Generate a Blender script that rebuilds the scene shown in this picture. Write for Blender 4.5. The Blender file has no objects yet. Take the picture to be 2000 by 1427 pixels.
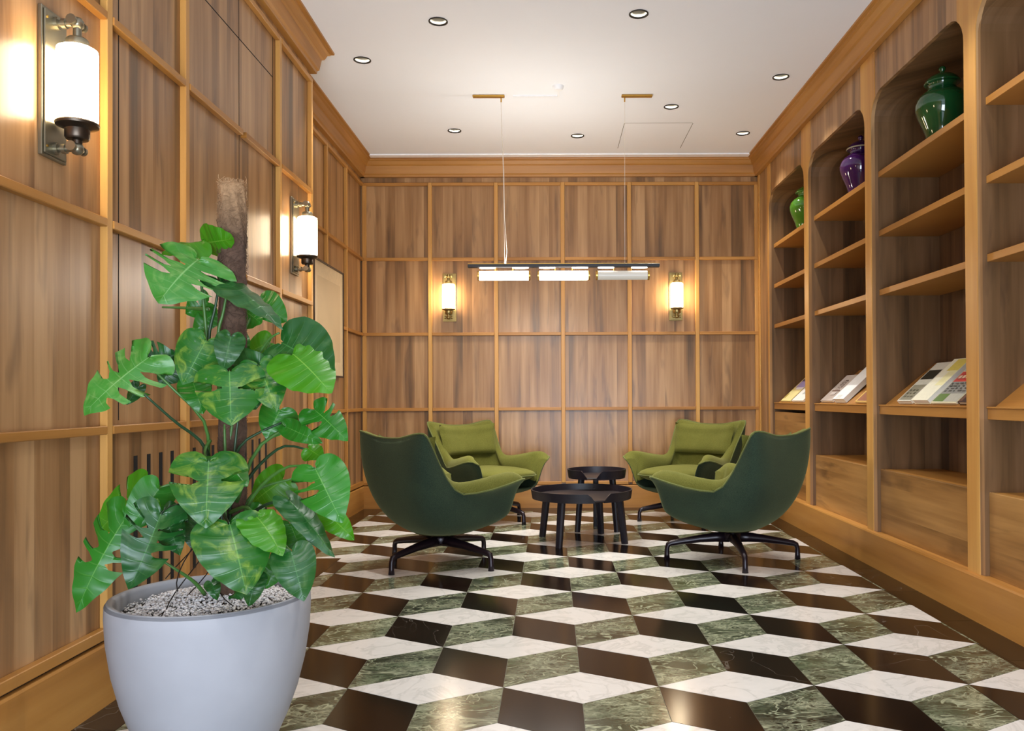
import bpy, bmesh, math, random
from mathutils import Vector, Matrix
random.seed(7)
S = bpy.context.scene
COL = S.collection

# ---------------------------------------------------------------- camera
cam_d = bpy.data.cameras.new('camera'); cam = bpy.data.objects.new('camera', cam_d); COL.objects.link(cam)
R0, R1, R2 = ((0.99997388, 0.00454774, -0.00561833), (-0.00449832, 0.99995135, 0.00877806), (0.00565797, -0.00875256, 0.99994569))
def wv(r): return Vector((r[0], r[2], -r[1]))
cx_, cy_, cz_ = wv(R0), -wv(R1), -wv(R2)
cam.matrix_world = Matrix(((cx_.x, cy_.x, cz_.x, 0), (cx_.y, cy_.y, cz_.y, 0), (cx_.z, cy_.z, cz_.z, 1.0), (0, 0, 0, 1)))
cam_d.sensor_fit = 'HORIZONTAL'; cam_d.sensor_width = 36
cam_d.lens = 36 * 1601.98 / 2000
cam_d.shift_x = -(1086.67 - 1000) / 2000
cam_d.shift_y = (762.72 - 713.5) / 2000
cam_d.clip_start = 0.02
S.camera = cam

# ---------------------------------------------------------------- light
WORLD_STRENGTH = 0.7
DAYLIGHT = 98
SCONCE_EMIT = 12
SCONCE_LAMP = 7
SPOT_POWER = 36
PENDANT_EMIT = 10
S.view_settings.view_transform = 'Standard'; S.view_settings.look = 'None'
S.view_settings.gamma = 1; S.view_settings.exposure = 1.32; S.view_settings.use_curve_mapping = False
w = bpy.data.worlds.new('world'); S.world = w; w.use_nodes = True
bg = w.node_tree.nodes['Background']; bg.inputs[0].default_value = (0.78, 0.86, 1.0, 1); bg.inputs[1].default_value = WORLD_STRENGTH
ld = bpy.data.lights.new('daylight', 'AREA'); ld.shape = 'RECTANGLE'; ld.size = 3.0; ld.size_y = 1.4; ld.energy = DAYLIGHT; ld.color = (0.74, 0.85, 1.0)
lo = bpy.data.objects.new('daylight', ld); COL.objects.link(lo); lo.location = (0.2, -1.7, 0.7); lo.rotation_euler = (math.radians(128), 0, 0)
def lamp(name, kind, loc, energy, color, radius=0.03, parent=None, **k):
    d = bpy.data.lights.new(name, kind); d.energy = energy; d.color = color; d.shadow_soft_size = radius
    for a, b in k.items(): setattr(d, a, b)
    o = bpy.data.objects.new(name, d); COL.objects.link(o); o.location = loc; o.parent = parent
    return o
WARM = (1.0, 0.97, 0.90)

# ---------------------------------------------------------------- helpers
def srgb(h):
    h = h.lstrip('#'); out = []
    for i in (0, 2, 4):
        c = int(h[i:i+2], 16) / 255
        out.append(c / 12.92 if c <= .04045 else ((c + .055) / 1.055) ** 2.4)
    return tuple(out) + (1,)
def tag(o, label=None, cat=None, group=None, kind=None):
    for k, v in (('label', label), ('category', cat), ('group', group), ('kind', kind)):
        if v: o[k] = v
    return o
def empty(name, loc=(0, 0, 0), rz=0):
    o = bpy.data.objects.new(name, None); COL.objects.link(o); o.location = loc; o.rotation_euler = (0, 0, rz); o.empty_display_size = .1
    return o
def mobj(name, verts, faces, mat, parent=None, smooth=False, loc=None):
    me = bpy.data.meshes.new(name); me.from_pydata(verts, [], faces); me.update()
    bm = bmesh.new(); bm.from_mesh(me); bmesh.ops.recalc_face_normals(bm, faces=bm.faces); bm.to_mesh(me); bm.free()
    if smooth: me.polygons.foreach_set('use_smooth', [True] * len(me.polygons))
    if mat: me.materials.append(mat)
    o = bpy.data.objects.new(name, me); COL.objects.link(o)
    if parent: o.parent = parent
    if loc: o.location = loc
    return o
class MB:
    def __init__(s): s.v = []; s.f = []
    def add(s, v, f):
        n = len(s.v); s.v += [tuple(p) for p in v]; s.f += [tuple(i + n for i in q) for q in f]; return s
    def box(s, x0, x1, y0, y1, z0, z1, b=0.0):
        if b <= 0:
            v = [(x, y, z) for z in (z0, z1) for y in (y0, y1) for x in (x0, x1)]
            return s.add(v, [(0, 1, 3, 2), (4, 6, 7, 5), (0, 4, 5, 1), (2, 3, 7, 6), (0, 2, 6, 4), (1, 5, 7, 3)])
        bm = bmesh.new(); bmesh.ops.create_cube(bm, size=1)
        for q in bm.verts: q.co = Vector(((x0+x1)/2 + q.co.x*(x1-x0), (y0+y1)/2 + q.co.y*(y1-y0), (z0+z1)/2 + q.co.z*(z1-z0)))
        bmesh.ops.bevel(bm, geom=bm.edges[:], offset=b, segments=1, affect='EDGES')
        bm.verts.index_update(); s.add([q.co[:] for q in bm.verts], [[q.index for q in f.verts] for f in bm.faces]); bm.free(); return s
    def prism(s, poly, axis, a0, a1):
        n = len(poly)
        def P(p, a): return {'x': (a, p[0], p[1]), 'y': (p[0], a, p[1]), 'z': (p[0], p[1], a)}[axis]
        v = [P(p, a0) for p in poly] + [P(p, a1) for p in poly]
        return s.add(v, [tuple(range(n)), tuple(range(2*n-1, n-1, -1))] + [(i, (i+1) % n, n + (i+1) % n, n + i) for i in range(n)])
    def lathe(s, prof, c=(0, 0, 0), n=28, cap=True, a0=0, a1=2*math.pi):
        full = abs(a1 - a0 - 2*math.pi) < 1e-6; m = n if full else n + 1
        v = []; f = []
        for r, z in prof:
            for i in range(m):
                a = a0 + (a1 - a0) * i / n; v.append((c[0] + r*math.cos(a), c[1] + r*math.sin(a), c[2] + z))
        for j in range(len(prof) - 1):
            for i in range(n if full else n):
                k = (i + 1) % m if full else i + 1
                f.append((j*m+i, j*m+k, (j+1)*m+k, (j+1)*m+i))
        if cap and full: f += [tuple(range(m)), tuple(range((len(prof)-1)*m, len(prof)*m))]
        return s.add(v, f)
    def tube(s, pts, r, n=8, cap=True):
        pts = [Vector(p) for p in pts]; rr = r if isinstance(r, (list, tuple)) else [r]*len(pts)
        v = []; f = []; up = Vector((0, 0, 1)); prev = None
        for i, p in enumerate(pts):
            t = (pts[min(i+1, len(pts)-1)] - pts[max(i-1, 0)]).normalized()
            if prev is None:
                a = t.cross(up) if abs(t.dot(up)) < .95 else t.cross(Vector((1, 0, 0)))
            else: a = prev - t * prev.dot(t)
            a.normalize(); prev = a; b = t.cross(a)
            for k in range(n):
                q = 2*math.pi*k/n; v.append(p + (a*math.cos(q) + b*math.sin(q)) * rr[i])
        for i in range(len(pts)-1):
            for k in range(n): f.append((i*n+k, i*n+(k+1) % n, (i+1)*n+(k+1) % n, (i+1)*n+k))
        if cap: f += [tuple(range(n)), tuple(range((len(pts)-1)*n, len(pts)*n))]
        return s.add(v, f)
    def cylx(s, x0, x1, y, z, r, n=20):
        v = [(x, y + r*math.cos(2*math.pi*k/n), z + r*math.sin(2*math.pi*k/n)) for x in (x0, x1) for k in range(n)]
        return s.add(v, [tuple(range(n)), tuple(range(n, 2*n))] + [(k, (k+1) % n, n+(k+1) % n, n+k) for k in range(n)])
    def build(s, name, mat, parent=None, smooth=False): return mobj(name, s.v, s.f, mat, parent, smooth)
def box(name, x0, x1, y0, y1, z0, z1, mat, parent=None, b=0): return MB().box(x0, x1, y0, y1, z0, z1, b).build(name, mat, parent)
def autosmooth(o, ang=40):
    me = o.data; me.polygons.foreach_set('use_smooth', [True]*len(me.polygons))
    bm = bmesh.new(); bm.from_mesh(me)
    for e in bm.edges: e.smooth = not (len(e.link_faces) == 2 and e.calc_face_angle(0) > math.radians(ang))
    bm.to_mesh(me); bm.free(); return o
def subsurf(o, l=1):
    m = o.modifiers.new('s', 'SUBSURF'); m.levels = l; m.render_levels = l; return o
def catmull(keys, t):
    for i in range(len(keys)-1):
        if t <= keys[i+1][0] or i == len(keys)-2: break
    t0, p1 = keys[i]; t1, p2 = keys[i+1]
    p0 = keys[max(i-1, 0)][1]; p3 = keys[min(i+2, len(keys)-1)][1]; u = (t-t0)/(t1-t0)
    return tuple(.5*((2*b) + (c-a)*u + (2*a-5*b+4*c-d)*u*u + (3*b-a-3*c+d)*u**3) for a, b, c, d in zip(p0, p1, p2, p3))

# ---------------------------------------------------------------- materials
def newmat(name):
    m = bpy.data.materials.new(name); m.use_nodes = True; nt = m.node_tree; b = nt.nodes['Principled BSDF']
    return m, nt, b
def N(nt, t, **k):
    n = nt.nodes.new(t)
    for a, b in k.items(): setattr(n, a, b)
    return n
def setv(nt, sock, v):
    if hasattr(v, 'is_linked'): nt.links.new(v, sock)
    else: sock.default_value = v
def mth(nt, op, a, b=None, c=None, clamp=False):
    n = N(nt, 'ShaderNodeMath', operation=op); n.use_clamp = clamp; setv(nt, n.inputs[0], a)
    if b is not None: setv(nt, n.inputs[1], b)
    if c is not None: setv(nt, n.inputs[2], c)
    return n.outputs[0]
def mix(nt, fac, a, b, mode='MIX'):
    n = N(nt, 'ShaderNodeMix', data_type='RGBA', blend_type=mode); setv(nt, n.inputs[0], fac); setv(nt, n.inputs[6], a); setv(nt, n.inputs[7], b); return n.outputs[2]
def ramp(nt, fac, stops):
    n = N(nt, 'ShaderNodeValToRGB'); cr = n.color_ramp
    while len(cr.elements) < len(stops): cr.elements.new(.5)
    for e, (p, c) in zip(cr.elements, stops): e.position = p; e.color = c if len(c) == 4 else tuple(c) + (1,)
    setv(nt, n.inputs[0], fac); return n.outputs[0]
def comb(nt, x, y, z):
    n = N(nt, 'ShaderNodeCombineXYZ'); setv(nt, n.inputs[0], x); setv(nt, n.inputs[1], y); setv(nt, n.inputs[2], z); return n.outputs[0]
def noise(nt, vec, scale, detail=3, rough=.5, dist=0):
    n = N(nt, 'ShaderNodeTexNoise'); n.inputs['Scale'].default_value = scale; n.inputs['Detail'].default_value = detail; n.inputs['Roughness'].default_value = rough; n.inputs['Distortion'].default_value = dist
    nt.links.new(vec, n.inputs['Vector']); return n.outputs[0]
def bump(nt, b, h, strength, dist=.002):
    n = N(nt, 'ShaderNodeBump'); n.inputs['Strength'].default_value = strength; n.inputs['Distance'].default_value = dist
    nt.links.new(h, n.inputs['Height']); nt.links.new(n.outputs[0], b.inputs['Normal'])
def plain(name, col, rough=.5, metal=0, noise_amt=.06, nscale=30, spec=.5, **k):
    m, nt, b = newmat(name); c = srgb(col) if isinstance(col, str) else col
    tc = N(nt, 'ShaderNodeTexCoord'); f = noise(nt, tc.outputs['Object'], nscale, 3)
    d = tuple(x*(1-noise_amt*2) for x in c[:3]) + (1,); l = tuple(min(1, x*(1+noise_amt*2)) for x in c[:3]) + (1,)
    nt.links.new(mix(nt, f, d, l), b.inputs['Base Color']); b.inputs['Roughness'].default_value = rough; b.inputs['Metallic'].default_value = metal
    b.inputs['Specular IOR Level'].default_value = spec
    for a, v in k.items(): b.inputs[a].default_value = v
    return m
def wood(name, dark, mid, light, along='z', plank=.105, patch=.62, rough=.42, knots=True, planks=True, spec=.4, bumpv=.15):
    """boarded oak laminate: staves of differing tone, long grain streaks, smoky knots"""
    m, nt, b = newmat(name); tc = N(nt, 'ShaderNodeTexCoord'); sp = N(nt, 'ShaderNodeSeparateXYZ'); nt.links.new(tc.outputs['Object'], sp.inputs[0])
    X, Y, Z = sp.outputs
    if along == 'z': a = mth(nt, 'ADD', X, Y); g = Z
    else: a = Z; g = mth(nt, 'ADD', X, Y)          # grain runs along the wall
    oi = N(nt, 'ShaderNodeObjectInfo'); rnd = mth(nt, 'MULTIPLY', oi.outputs['Random'], 3.0)
    pi_ = mth(nt, 'FLOOR', mth(nt, 'DIVIDE', a, plank))
    wn = N(nt, 'ShaderNodeTexWhiteNoise', noise_dimensions='2D'); nt.links.new(comb(nt, pi_, mth(nt, 'FLOOR', mth(nt, 'MULTIPLY', rnd, 2)), 0.0), wn.inputs['Vector'])
    pr = wn.outputs[0]
    off = mth(nt, 'MULTIPLY', pr, 7.0) if planks else rnd
    v1 = comb(nt, mth(nt, 'MULTIPLY', a, 7.5), mth(nt, 'ADD', mth(nt, 'MULTIPLY', g, .55), rnd), off)
    v2 = comb(nt, mth(nt, 'MULTIPLY', a, 75.0), mth(nt, 'ADD', mth(nt, 'MULTIPLY', g, 2.2), rnd), off)
    v3 = comb(nt, mth(nt, 'MULTIPLY', a, 15.0), mth(nt, 'ADD', mth(nt, 'MULTIPLY', g, 2.1), rnd), off)
    n1 = noise(nt, v1, 1.1, 3, .5, .25); n2 = noise(nt, v2, .8, 4, .6); n3 = noise(nt, v3, .8, 3, .55, .5)
    tone = mth(nt, 'ADD', mth(nt, 'MULTIPLY', n1, .82), mth(nt, 'MULTIPLY', n2, .18))
    if planks: tone = mth(nt, 'ADD', tone, mth(nt, 'MULTIPLY', mth(nt, 'SUBTRACT', pr, .5), .11))
    c = ramp(nt, tone, [(.28, srgb(dark)), (.45, srgb(mid)), (.68, srgb(light))])
    if knots:
        k = ramp(nt, n3, [(.56, (0, 0, 0)), (.78, (1, 1, 1))]); k2 = mth(nt, 'MULTIPLY', k, patch)
        dk = srgb(dark); c = mix(nt, k2, c, (dk[0]*.52, dk[1]*.50, dk[2]*.72, 1))
    nt.links.new(c, b.inputs['Base Color']); b.inputs['Roughness'].default_value = rough; b.inputs['Specular IOR Level'].default_value = spec
    bump(nt, b, n2, bumpv, .001)
    return m
M = {}
M['panel'] = wood('panel_oak', '#5f4932', '#946c44', '#ba9265', plank=.088, rough=.31)
M['panel_h'] = wood('panel_oak_horizontal', '#64441f', '#9a6f3c', '#ba8d52', along='h', plank=.16, patch=.7)
M['panel_shaded'] = wood('niche_oak_shaded', '#49351f', '#6b4e30', '#866444', plank=.088, rough=.4)  # panel oak darkened: the shade inside the niches is put into the colour
M['oak'] = wood('golden_oak', '#a87539', '#c18b47', '#d3a157', plank=.5, knots=False, planks=False, rough=.4)
M['oak_h'] = wood('golden_oak_horizontal', '#8f5f28', '#ab7535', '#be8945', along='h', plank=.5, knots=False, planks=False, rough=.4)
M['backing'] = plain('backing_board', '#2a1a10', .8)
M['black_gap'] = plain('black_gap', '#070605', .9)
M['ceiling'] = plain('ceiling_paint', '#f0f2f6', .85, noise_amt=.004, nscale=6)
M['white_trim'] = plain('white_trim', '#fbfbfd', .35)
M['grout'] = plain('grout', '#5d5b48', .7)
def marble_white():
    m, nt, b = newmat('white_marble'); tc = N(nt, 'ShaderNodeTexCoord'); oi = N(nt, 'ShaderNodeObjectInfo')
    add = N(nt, 'ShaderNodeVectorMath', operation='ADD'); nt.links.new(tc.outputs['Object'], add.inputs[0]); r = mth(nt, 'MULTIPLY', oi.outputs['Random'], 40.0); nt.links.new(comb(nt, r, r, 0.0), add.inputs[1]); v = add.outputs[0]
    n1 = noise(nt, v, 5, 5, .6, 1.2); n2 = noise(nt, v, 14, 5, .65, .8)
    vein = mth(nt, 'SUBTRACT', 1.0, mth(nt, 'MULTIPLY', mth(nt, 'ABSOLUTE', mth(nt, 'SUBTRACT', n1, .5)), 22.0), clamp=True)
    vein = mth(nt, 'MULTIPLY', vein, n2)
    c = mix(nt, n2, srgb('#c9c6c0'), srgb('#dad7d2')); c = mix(nt, mth(nt, 'MULTIPLY', vein, .7), c, srgb('#9f9d97'))
    nt.links.new(c, b.inputs['Base Color']); b.inputs['Roughness'].default_value = .16; return m
def marble_black():
    m, nt, b = newmat('black_marble'); tc = N(nt, 'ShaderNodeTexCoord'); oi = N(nt, 'ShaderNodeObjectInfo'); R = oi.outputs['Random']
    add = N(nt, 'ShaderNodeVectorMath', operation='ADD'); nt.links.new(tc.outputs['Object'], add.inputs[0]); r = mth(nt, 'MULTIPLY', R, 40.0); nt.links.new(comb(nt, r, r, 0.0), add.inputs[1]); v = add.outputs[0]
    base = mix(nt, mth(nt, 'POWER', R, 1.5), srgb('#080707'), srgb('#1f140e')); n = noise(nt, v, 5, 4, .6, .5); base = mix(nt, mth(nt, 'MULTIPLY', n, .4), base, srgb('#271a13'))
    n1 = noise(nt, v, 2.4, 2, .5, 1.6); vein = mth(nt, 'SUBTRACT', 1.0, mth(nt, 'MULTIPLY', mth(nt, 'ABSOLUTE', mth(nt, 'SUBTRACT', n1, .53)), 300.0), clamp=True)
    vein = mth(nt, 'MULTIPLY', vein, mth(nt, 'GREATER_THAN', R, .8)); c = mix(nt, mth(nt, 'MULTIPLY', vein, .3), base, srgb('#9c9488'))
    sp = ramp(nt, noise(nt, v, 70, 2), [(.74, (0, 0, 0)), (.8, (1, 1, 1))]); c = mix(nt, mth(nt, 'MULTIPLY', sp, .35), c, srgb('#a89c90'))
    nt.links.new(c, b.inputs['Base Color']); b.inputs['Roughness'].default_value = .15; b.inputs['Specular IOR Level'].default_value = .28; return m
def marble_green():
    m, nt, b = newmat('green_marble'); tc = N(nt, 'ShaderNodeTexCoord'); oi = N(nt, 'ShaderNodeObjectInfo'); R = oi.outputs['Random']
    mp = N(nt, 'ShaderNodeMapping'); nt.links.new(tc.outputs['Object'], mp.inputs[0]); mp.inputs['Scale'].default_value = (1, 1.7, 1); nt.links.new(comb(nt, 0.0, 0.0, mth(nt, 'MULTIPLY', mth(nt, 'SUBTRACT', R, .5), 1.1)), mp.inputs['Rotation'])
    add = N(nt, 'ShaderNodeVectorMath', operation='ADD'); nt.links.new(mp.outputs[0], add.inputs[0]); r = mth(nt, 'MULTIPLY', R, 40.0); nt.links.new(comb(nt, r, r, 0.0), add.inputs[1]); v = add.outputs[0]
    n0 = noise(nt, v, 5.0, 4, .6, 1.0)
    base = ramp(nt, n0, [(.40, srgb('#070a07')), (.53, srgb('#161e14')), (.63, srgb('#36412f')), (.74, srgb('#6f7960'))])
    base = mix(nt, mth(nt, 'MULTIPLY', R, .30), base, srgb('#565f40'))
    def veins(sc, k, w_, dist):
        n1 = noise(nt, v, sc, 3, .6, dist); return mth(nt, 'SUBTRACT', 1.0, mth(nt, 'MULTIPLY', mth(nt, 'ABSOLUTE', mth(nt, 'SUBTRACT', n1, k)), w_), clamp=True)
    msk = ramp(nt, noise(nt, v, 4, 2), [(.38, (.15, .15, .15)), (.6, (1, 1, 1))])
    vv = mth(nt, 'MAXIMUM', veins(5, .5, 40.0, .9), mth(nt, 'MULTIPLY', mth(nt, 'MULTIPLY', veins(13, .5, 14.0, .7), msk), .9)); vv = mth(nt, 'MAXIMUM', vv, mth(nt, 'MULTIPLY', mth(nt, 'MULTIPLY', veins(28, .5, 7.0, .5), msk), .5))
    c = mix(nt, mth(nt, 'MULTIPLY', vv, .72), base, srgb('#b3b99a'))
    nt.links.new(c, b.inputs['Base Color']); b.inputs['Roughness'].default_value = .17; return m
M['tile_white'] = marble_white(); M['tile_black'] = marble_black(); M['tile_green'] = marble_green()
def fabric(name, c1, c2, rough=.95, sheen=.35):
    m, nt, b = newmat(name); tc = N(nt, 'ShaderNodeTexCoord'); n = noise(nt, tc.outputs['Object'], 260, 3, .7); n2 = noise(nt, tc.outputs['Object'], 5, 2)
    f = mth(nt, 'ADD', mth(nt, 'MULTIPLY', n, .75), mth(nt, 'MULTIPLY', n2, .25)); c = ramp(nt, f, [(.35, srgb(c1)), (.65, srgb(c2))])
    nt.links.new(c, b.inputs['Base Color']); b.inputs['Roughness'].default_value = rough; b.inputs['Sheen Weight'].default_value = sheen; b.inputs['Sheen Roughness'].default_value = .5; b.inputs['Specular IOR Level'].default_value = .15
    b.inputs['Sheen Tint'].default_value = srgb('#b7bd86'); bump(nt, b, n, .35, .0015); return m
M['fabric'] = fabric('green_wool', '#4d4f1c', '#6d6c31')
M['fabric_out'] = fabric('green_wool_shaded', '#222f28', '#364736')  # same wool as the inside, with the shell's shade painted into the colour
M['piping'] = fabric('piping_wool', '#555b33', '#6c7342')
M['base_metal'] = plain('aubergine_lacquered_metal', '#1c1119', .32, .3, .03)
M['black_wood'] = plain('black_stained_ash', '#15101a', .42, 0, .1, 60)
M['black_top'] = plain('black_brown_table_top', '#241c1c', .38, 0, .1, 40)
M['bronze'] = plain('aged_bronze', '#8a8470', .34, .85, .08, 20)
M['pale_brass'] = plain('pale_brass', '#a38f5c', .36, .85, .06, 20)
M['bronze_dark'] = plain('dark_bronze', '#4c4238', .35, .85, .05)
M['brass'] = plain('brushed_brass', '#c69a4a', .3, .9, .05)
M['pend_black'] = plain('black_bar', '#141216', .4)
M['cable'] = plain('pale_cable', '#d8cfc0', .5)
M['pot'] = plain('pale_fibre_clay', '#9b9da3', .7, 0, .035, 9)
M['pot_in'] = plain('clay_inside', '#6e6a63', .8)
M['soil'] = plain('potting_soil', '#1d140d', .95)
M['pebble'] = plain('pebble_white', '#f1ecf1', .6, 0, .12, 90)
def coirmat():
    m, nt, b = newmat('coir'); tc = N(nt, 'ShaderNodeTexCoord'); sp = N(nt, 'ShaderNodeSeparateXYZ'); nt.links.new(tc.outputs['Object'], sp.inputs[0])
    n = noise(nt, tc.outputs['Object'], 70, 4, .7); dry = ramp(nt, mth(nt, 'SUBTRACT', mth(nt, 'MULTIPLY', sp.outputs[2], 4.0), 5.75), [(0, (0, 0, 0)), (.7, (1, 1, 1))])
    c = mix(nt, dry, mix(nt, n, srgb('#231812'), srgb('#6d5240')), mix(nt, n, srgb('#6f5338'), srgb('#c9a276'))); nt.links.new(c, b.inputs['Base Color']); b.inputs['Roughness'].default_value = .95; bump(nt, b, n, .8, .004); return m
M['coir'] = coirmat()
M['coir_fibre'] = plain('coir_fibre', '#8f6a45', .95, 0, .3, 90)
M['stem'] = plain('leaf_stalk', '#3f6a2b', .45, 0, .15)
M['stem_dark'] = plain('dark_leaf_stalk', '#1f3d22', .45, 0, .15)
M['chrome'] = plain('satin_reflector', '#8a8374', .5, .1)
M['ring'] = plain('dark_ring', '#1c1916', .5, .2)
def emit(name, col, strength, rough=.3):
    m, nt, b = newmat(name); c = srgb(col); b.inputs['Base Color'].default_value = c; b.inputs['Emission Color'].default_value = c; b.inputs['Emission Strength'].default_value = strength; b.inputs['Roughness'].default_value = rough
    tc = N(nt, 'ShaderNodeTexCoord'); n = noise(nt, tc.outputs['Object'], 3); nt.links.new(mix(nt, n, c, tuple(x*.97 for x in c[:3])+(1,)), b.inputs['Base Color']); return m
M['opal'] = emit('lit_opal_glass', '#ffe6c0', SCONCE_EMIT)
M['tube_on'] = emit('lit_pendant_glass', '#fff2e2', PENDANT_EMIT)
M['tube_off'] = emit('dim_pendant_glass', '#c4c0b6', .16)
M['lens'] = emit('downlight_lens', '#6b6258', .05)
def glaze(name, c1, c2):
    m, nt, b = newmat(name); tc = N(nt, 'ShaderNodeTexCoord'); n = noise(nt, tc.outputs['Object'], 9, 3)
    nt.links.new(mix(nt, n, srgb(c1), srgb(c2)), b.inputs['Base Color']); b.inputs['Roughness'].default_value = .06; b.inputs['Coat Weight'].default_value = .6; b.inputs['Coat Roughness'].default_value = .03; return m
M['glaze_green'] = glaze('dark_green_glaze', '#0c3a1d', '#1c5a2c'); M['glaze_lime'] = glaze('leaf_green_glaze', '#33661a', '#4f8a28'); M['glaze_purple'] = glaze('purple_glaze', '#2a0a3c', '#3d1452')

# ---------------------------------------------------------------- room constants
XL, XF, XR, YB, ZC = -1.49, -1.74, 1.90, 7.50, 3.18      # panel planes: near left, far left, bookcase face, back wall, ceiling
YSTEP, YN = 5.05, -1.95
RAILS = [.90, 1.585, 2.27, 2.955]
RH, SW, PR = .028, .036, .026

# floor ------------------------------------------------------------------
floor = box('floor', -2.1, 2.4, YN, 7.7, -.12, -.0015, M['grout']); tag(floor, kind='structure')
s_ = .3107; W_ = s_*math.sqrt(3); X0_, Y0_ = .09686, 2.84761
def clip(poly, a, b, c):      # keep a*x+b*y<=c
    out = []
    for i in range(len(poly)):
        p, q = poly[i], poly[(i+1) % len(poly)]; dp = a*p[0]+b*p[1]-c; dq = a*q[0]+b*q[1]-c
        if dp <= 0: out.append(p)
        if (dp < 0 < dq) or (dq < 0 < dp):
            t = dp/(dp-dq); out.append((p[0]+(q[0]-p[0])*t, p[1]+(q[1]-p[1])*t))
    return out
def area(p): return abs(sum(p[i][0]*p[(i+1) % len(p)][1]-p[(i+1) % len(p)][0]*p[i][1] for i in range(len(p))))/2
def shrink(poly, d=.0011):
    n = len(poly); sg = sum(poly[i][0]*poly[(i+1) % n][1]-poly[(i+1) % n][0]*poly[i][1] for i in range(n)); P = poly if sg > 0 else poly[::-1]
    for i in range(n):
        p, q = P[i], P[(i+1) % n]; L = math.hypot(q[0]-p[0], q[1]-p[1])
        if L < 1e-6: continue
    out = P
    for i in range(n):
        p, q = P[i], P[(i+1) % n]; ex, ey = q[0]-p[0], q[1]-p[1]; L = math.hypot(ex, ey)
        if L < 1e-5: continue
        nx, ny = ey/L, -ex/L; out = clip(out, nx, ny, nx*p[0]+ny*p[1]-d)
    return out
BL, BF, BR, BB = -1.325, -1.575, 1.722, 7.27
tile_mesh = {}
def tile(kind, mat, poly):
    regs = [[(-1, 0, -BL), (0, 1, 5.17)], [(-1, 0, -BF), (0, -1, -5.17)]]
    cx = sum(p[0] for p in poly)/4; cy = sum(p[1] for p in poly)/4; done = False
    full = all(p[0] < BR and p[1] < BB and (p[0] > BL or (p[0] > BF and p[1] > 5.17)) for p in poly)
    if full:
        if kind not in tile_mesh:
            P = shrink([(p[0]-cx, p[1]-cy) for p in poly]); o = MB().prism(P, 'z', -.012, 0).build(kind, mat, floor); tile_mesh[kind] = o.data
        else:
            o = bpy.data.objects.new(kind, tile_mesh[kind]); COL.objects.link(o); o.parent = floor
        o.location = (cx, cy, random.uniform(-.0003, .0003)); return
    P = clip(clip(poly, 1, 0, BR), 0, 1, BB)
    if cy > 5.17: P = clip(P, -1, 0, -BF)
    else: P = clip(P, -1, 0, -BL)
    if len(P) < 3 or area(P) < .0006: return
    P = shrink(P)
    if len(P) < 3 or area(P) < .0004: return
    o = MB().prism([(p[0]-cx, p[1]-cy) for p in P], 'z', -.012, 0).build(kind, mat, floor); o.location = (cx, cy, 0)
for r in range(-4, 11):
    Yr = Y0_ + 1.5*s_*r
    for ix in range(-10, 10):
        if (ix - r) % 2 == 0: continue
        X = X0_ + ix*W_/2
        T = [(X, Yr), (X+W_/2, Yr+s_/2), (X+W_, Yr), (X+W_/2, Yr-s_/2)]
        D = [(X, Yr), (X+W_/2, Yr-s_/2), (X+W_/2, Yr-1.5*s_), (X, Yr-s_)]
        G = [(X+W_/2, Yr-s_/2), (X+W_, Yr), (X+W_, Yr-s_), (X+W_/2, Yr-1.5*s_)]
        if X+W_ < BF-.02 or X > BR: continue
        tile('white_tile', M['tile_white'], T); tile('black_tile', M['tile_black'], D); tile('green_tile', M['tile_green'], G)
def slabs(x0, x1, y0, y1, n, alongy=True):
    for i in range(n):
        t0, t1 = i/n, (i+1)/n; g = .001
        if alongy: box('border_tile', x0+g, x1-g, y0+(y1-y0)*t0+g, y0+(y1-y0)*t1-g, -.012, 0, M['tile_black'], floor)
        else: box('border_tile', x0+(x1-x0)*t0+g, x0+(x1-x0)*t1-g, y0+g, y1-g, -.012, 0, M['tile_black'], floor)
slabs(BR, 1.9, .9, 7.5, 12); slabs(-1.48, BL, .9, 5.17, 8); slabs(-1.74, BF, 5.17, 7.5, 4); slabs(BF, BR, BB, 7.5, 6, False)
MB().box(-1.48, 1.9, YN, .895, -.012, 0).build('floor_slab', M['tile_black'], floor)

# ceiling with round cut-outs ------------------------------------------------
DL = [(-.647, 4.728), (.504, 4.641), (-1.21, 5.268), (1.571, 5.563), (.906, 6.128), (-.783, 6.668), (.224, 6.807), (1.59, 6.753),
      (.1, 2.85), (.8, 2.65), (1.45, 3.55), (-.3, .7), (.9, .7)]
bm = bmesh.new()
def ring(r, cx, cy, n):
    vs = [bm.verts.new((cx+r*math.cos(2*math.pi*k/n), cy+r*math.sin(2*math.pi*k/n), ZC)) for k in range(n)]
    for k in range(n): bm.edges.new((vs[k], vs[(k+1) % n]))
vs = [bm.verts.new(p) for p in ((-2.1, YN, ZC), (2.4, YN, ZC), (2.4, 7.7, ZC), (-2.1, 7.7, ZC))]
for k in range(4): bm.edges.new((vs[k], vs[(k+1) % 4]))
for x, y in DL: ring(.047, x, y, 24)
bmesh.ops.triangle_fill(bm, edges=bm.edges[:], use_beauty=True)
me = bpy.data.meshes.new('ceiling'); bm.to_mesh(me); bm.free(); me.materials.append(M['ceiling'])
ceil = bpy.data.objects.new('ceiling', me); COL.objects.link(ceil); tag(ceil, kind='structure')
box('ceiling_slab', -2.1, 2.4, YN, 7.7, ZC+.13, ZC+.2, M['ceiling'], ceil)
# access hatch joints and white shadow strip in front of the back cornice
for a in ((.59, 1.13, 6.492, 6.496), (.585, .589, 6.50, 7.15), (1.131, 1.135, 6.50, 7.15)): box('hatch_joint', *a, ZC-.0008, ZC+.001, M['grout'], ceil)

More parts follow.
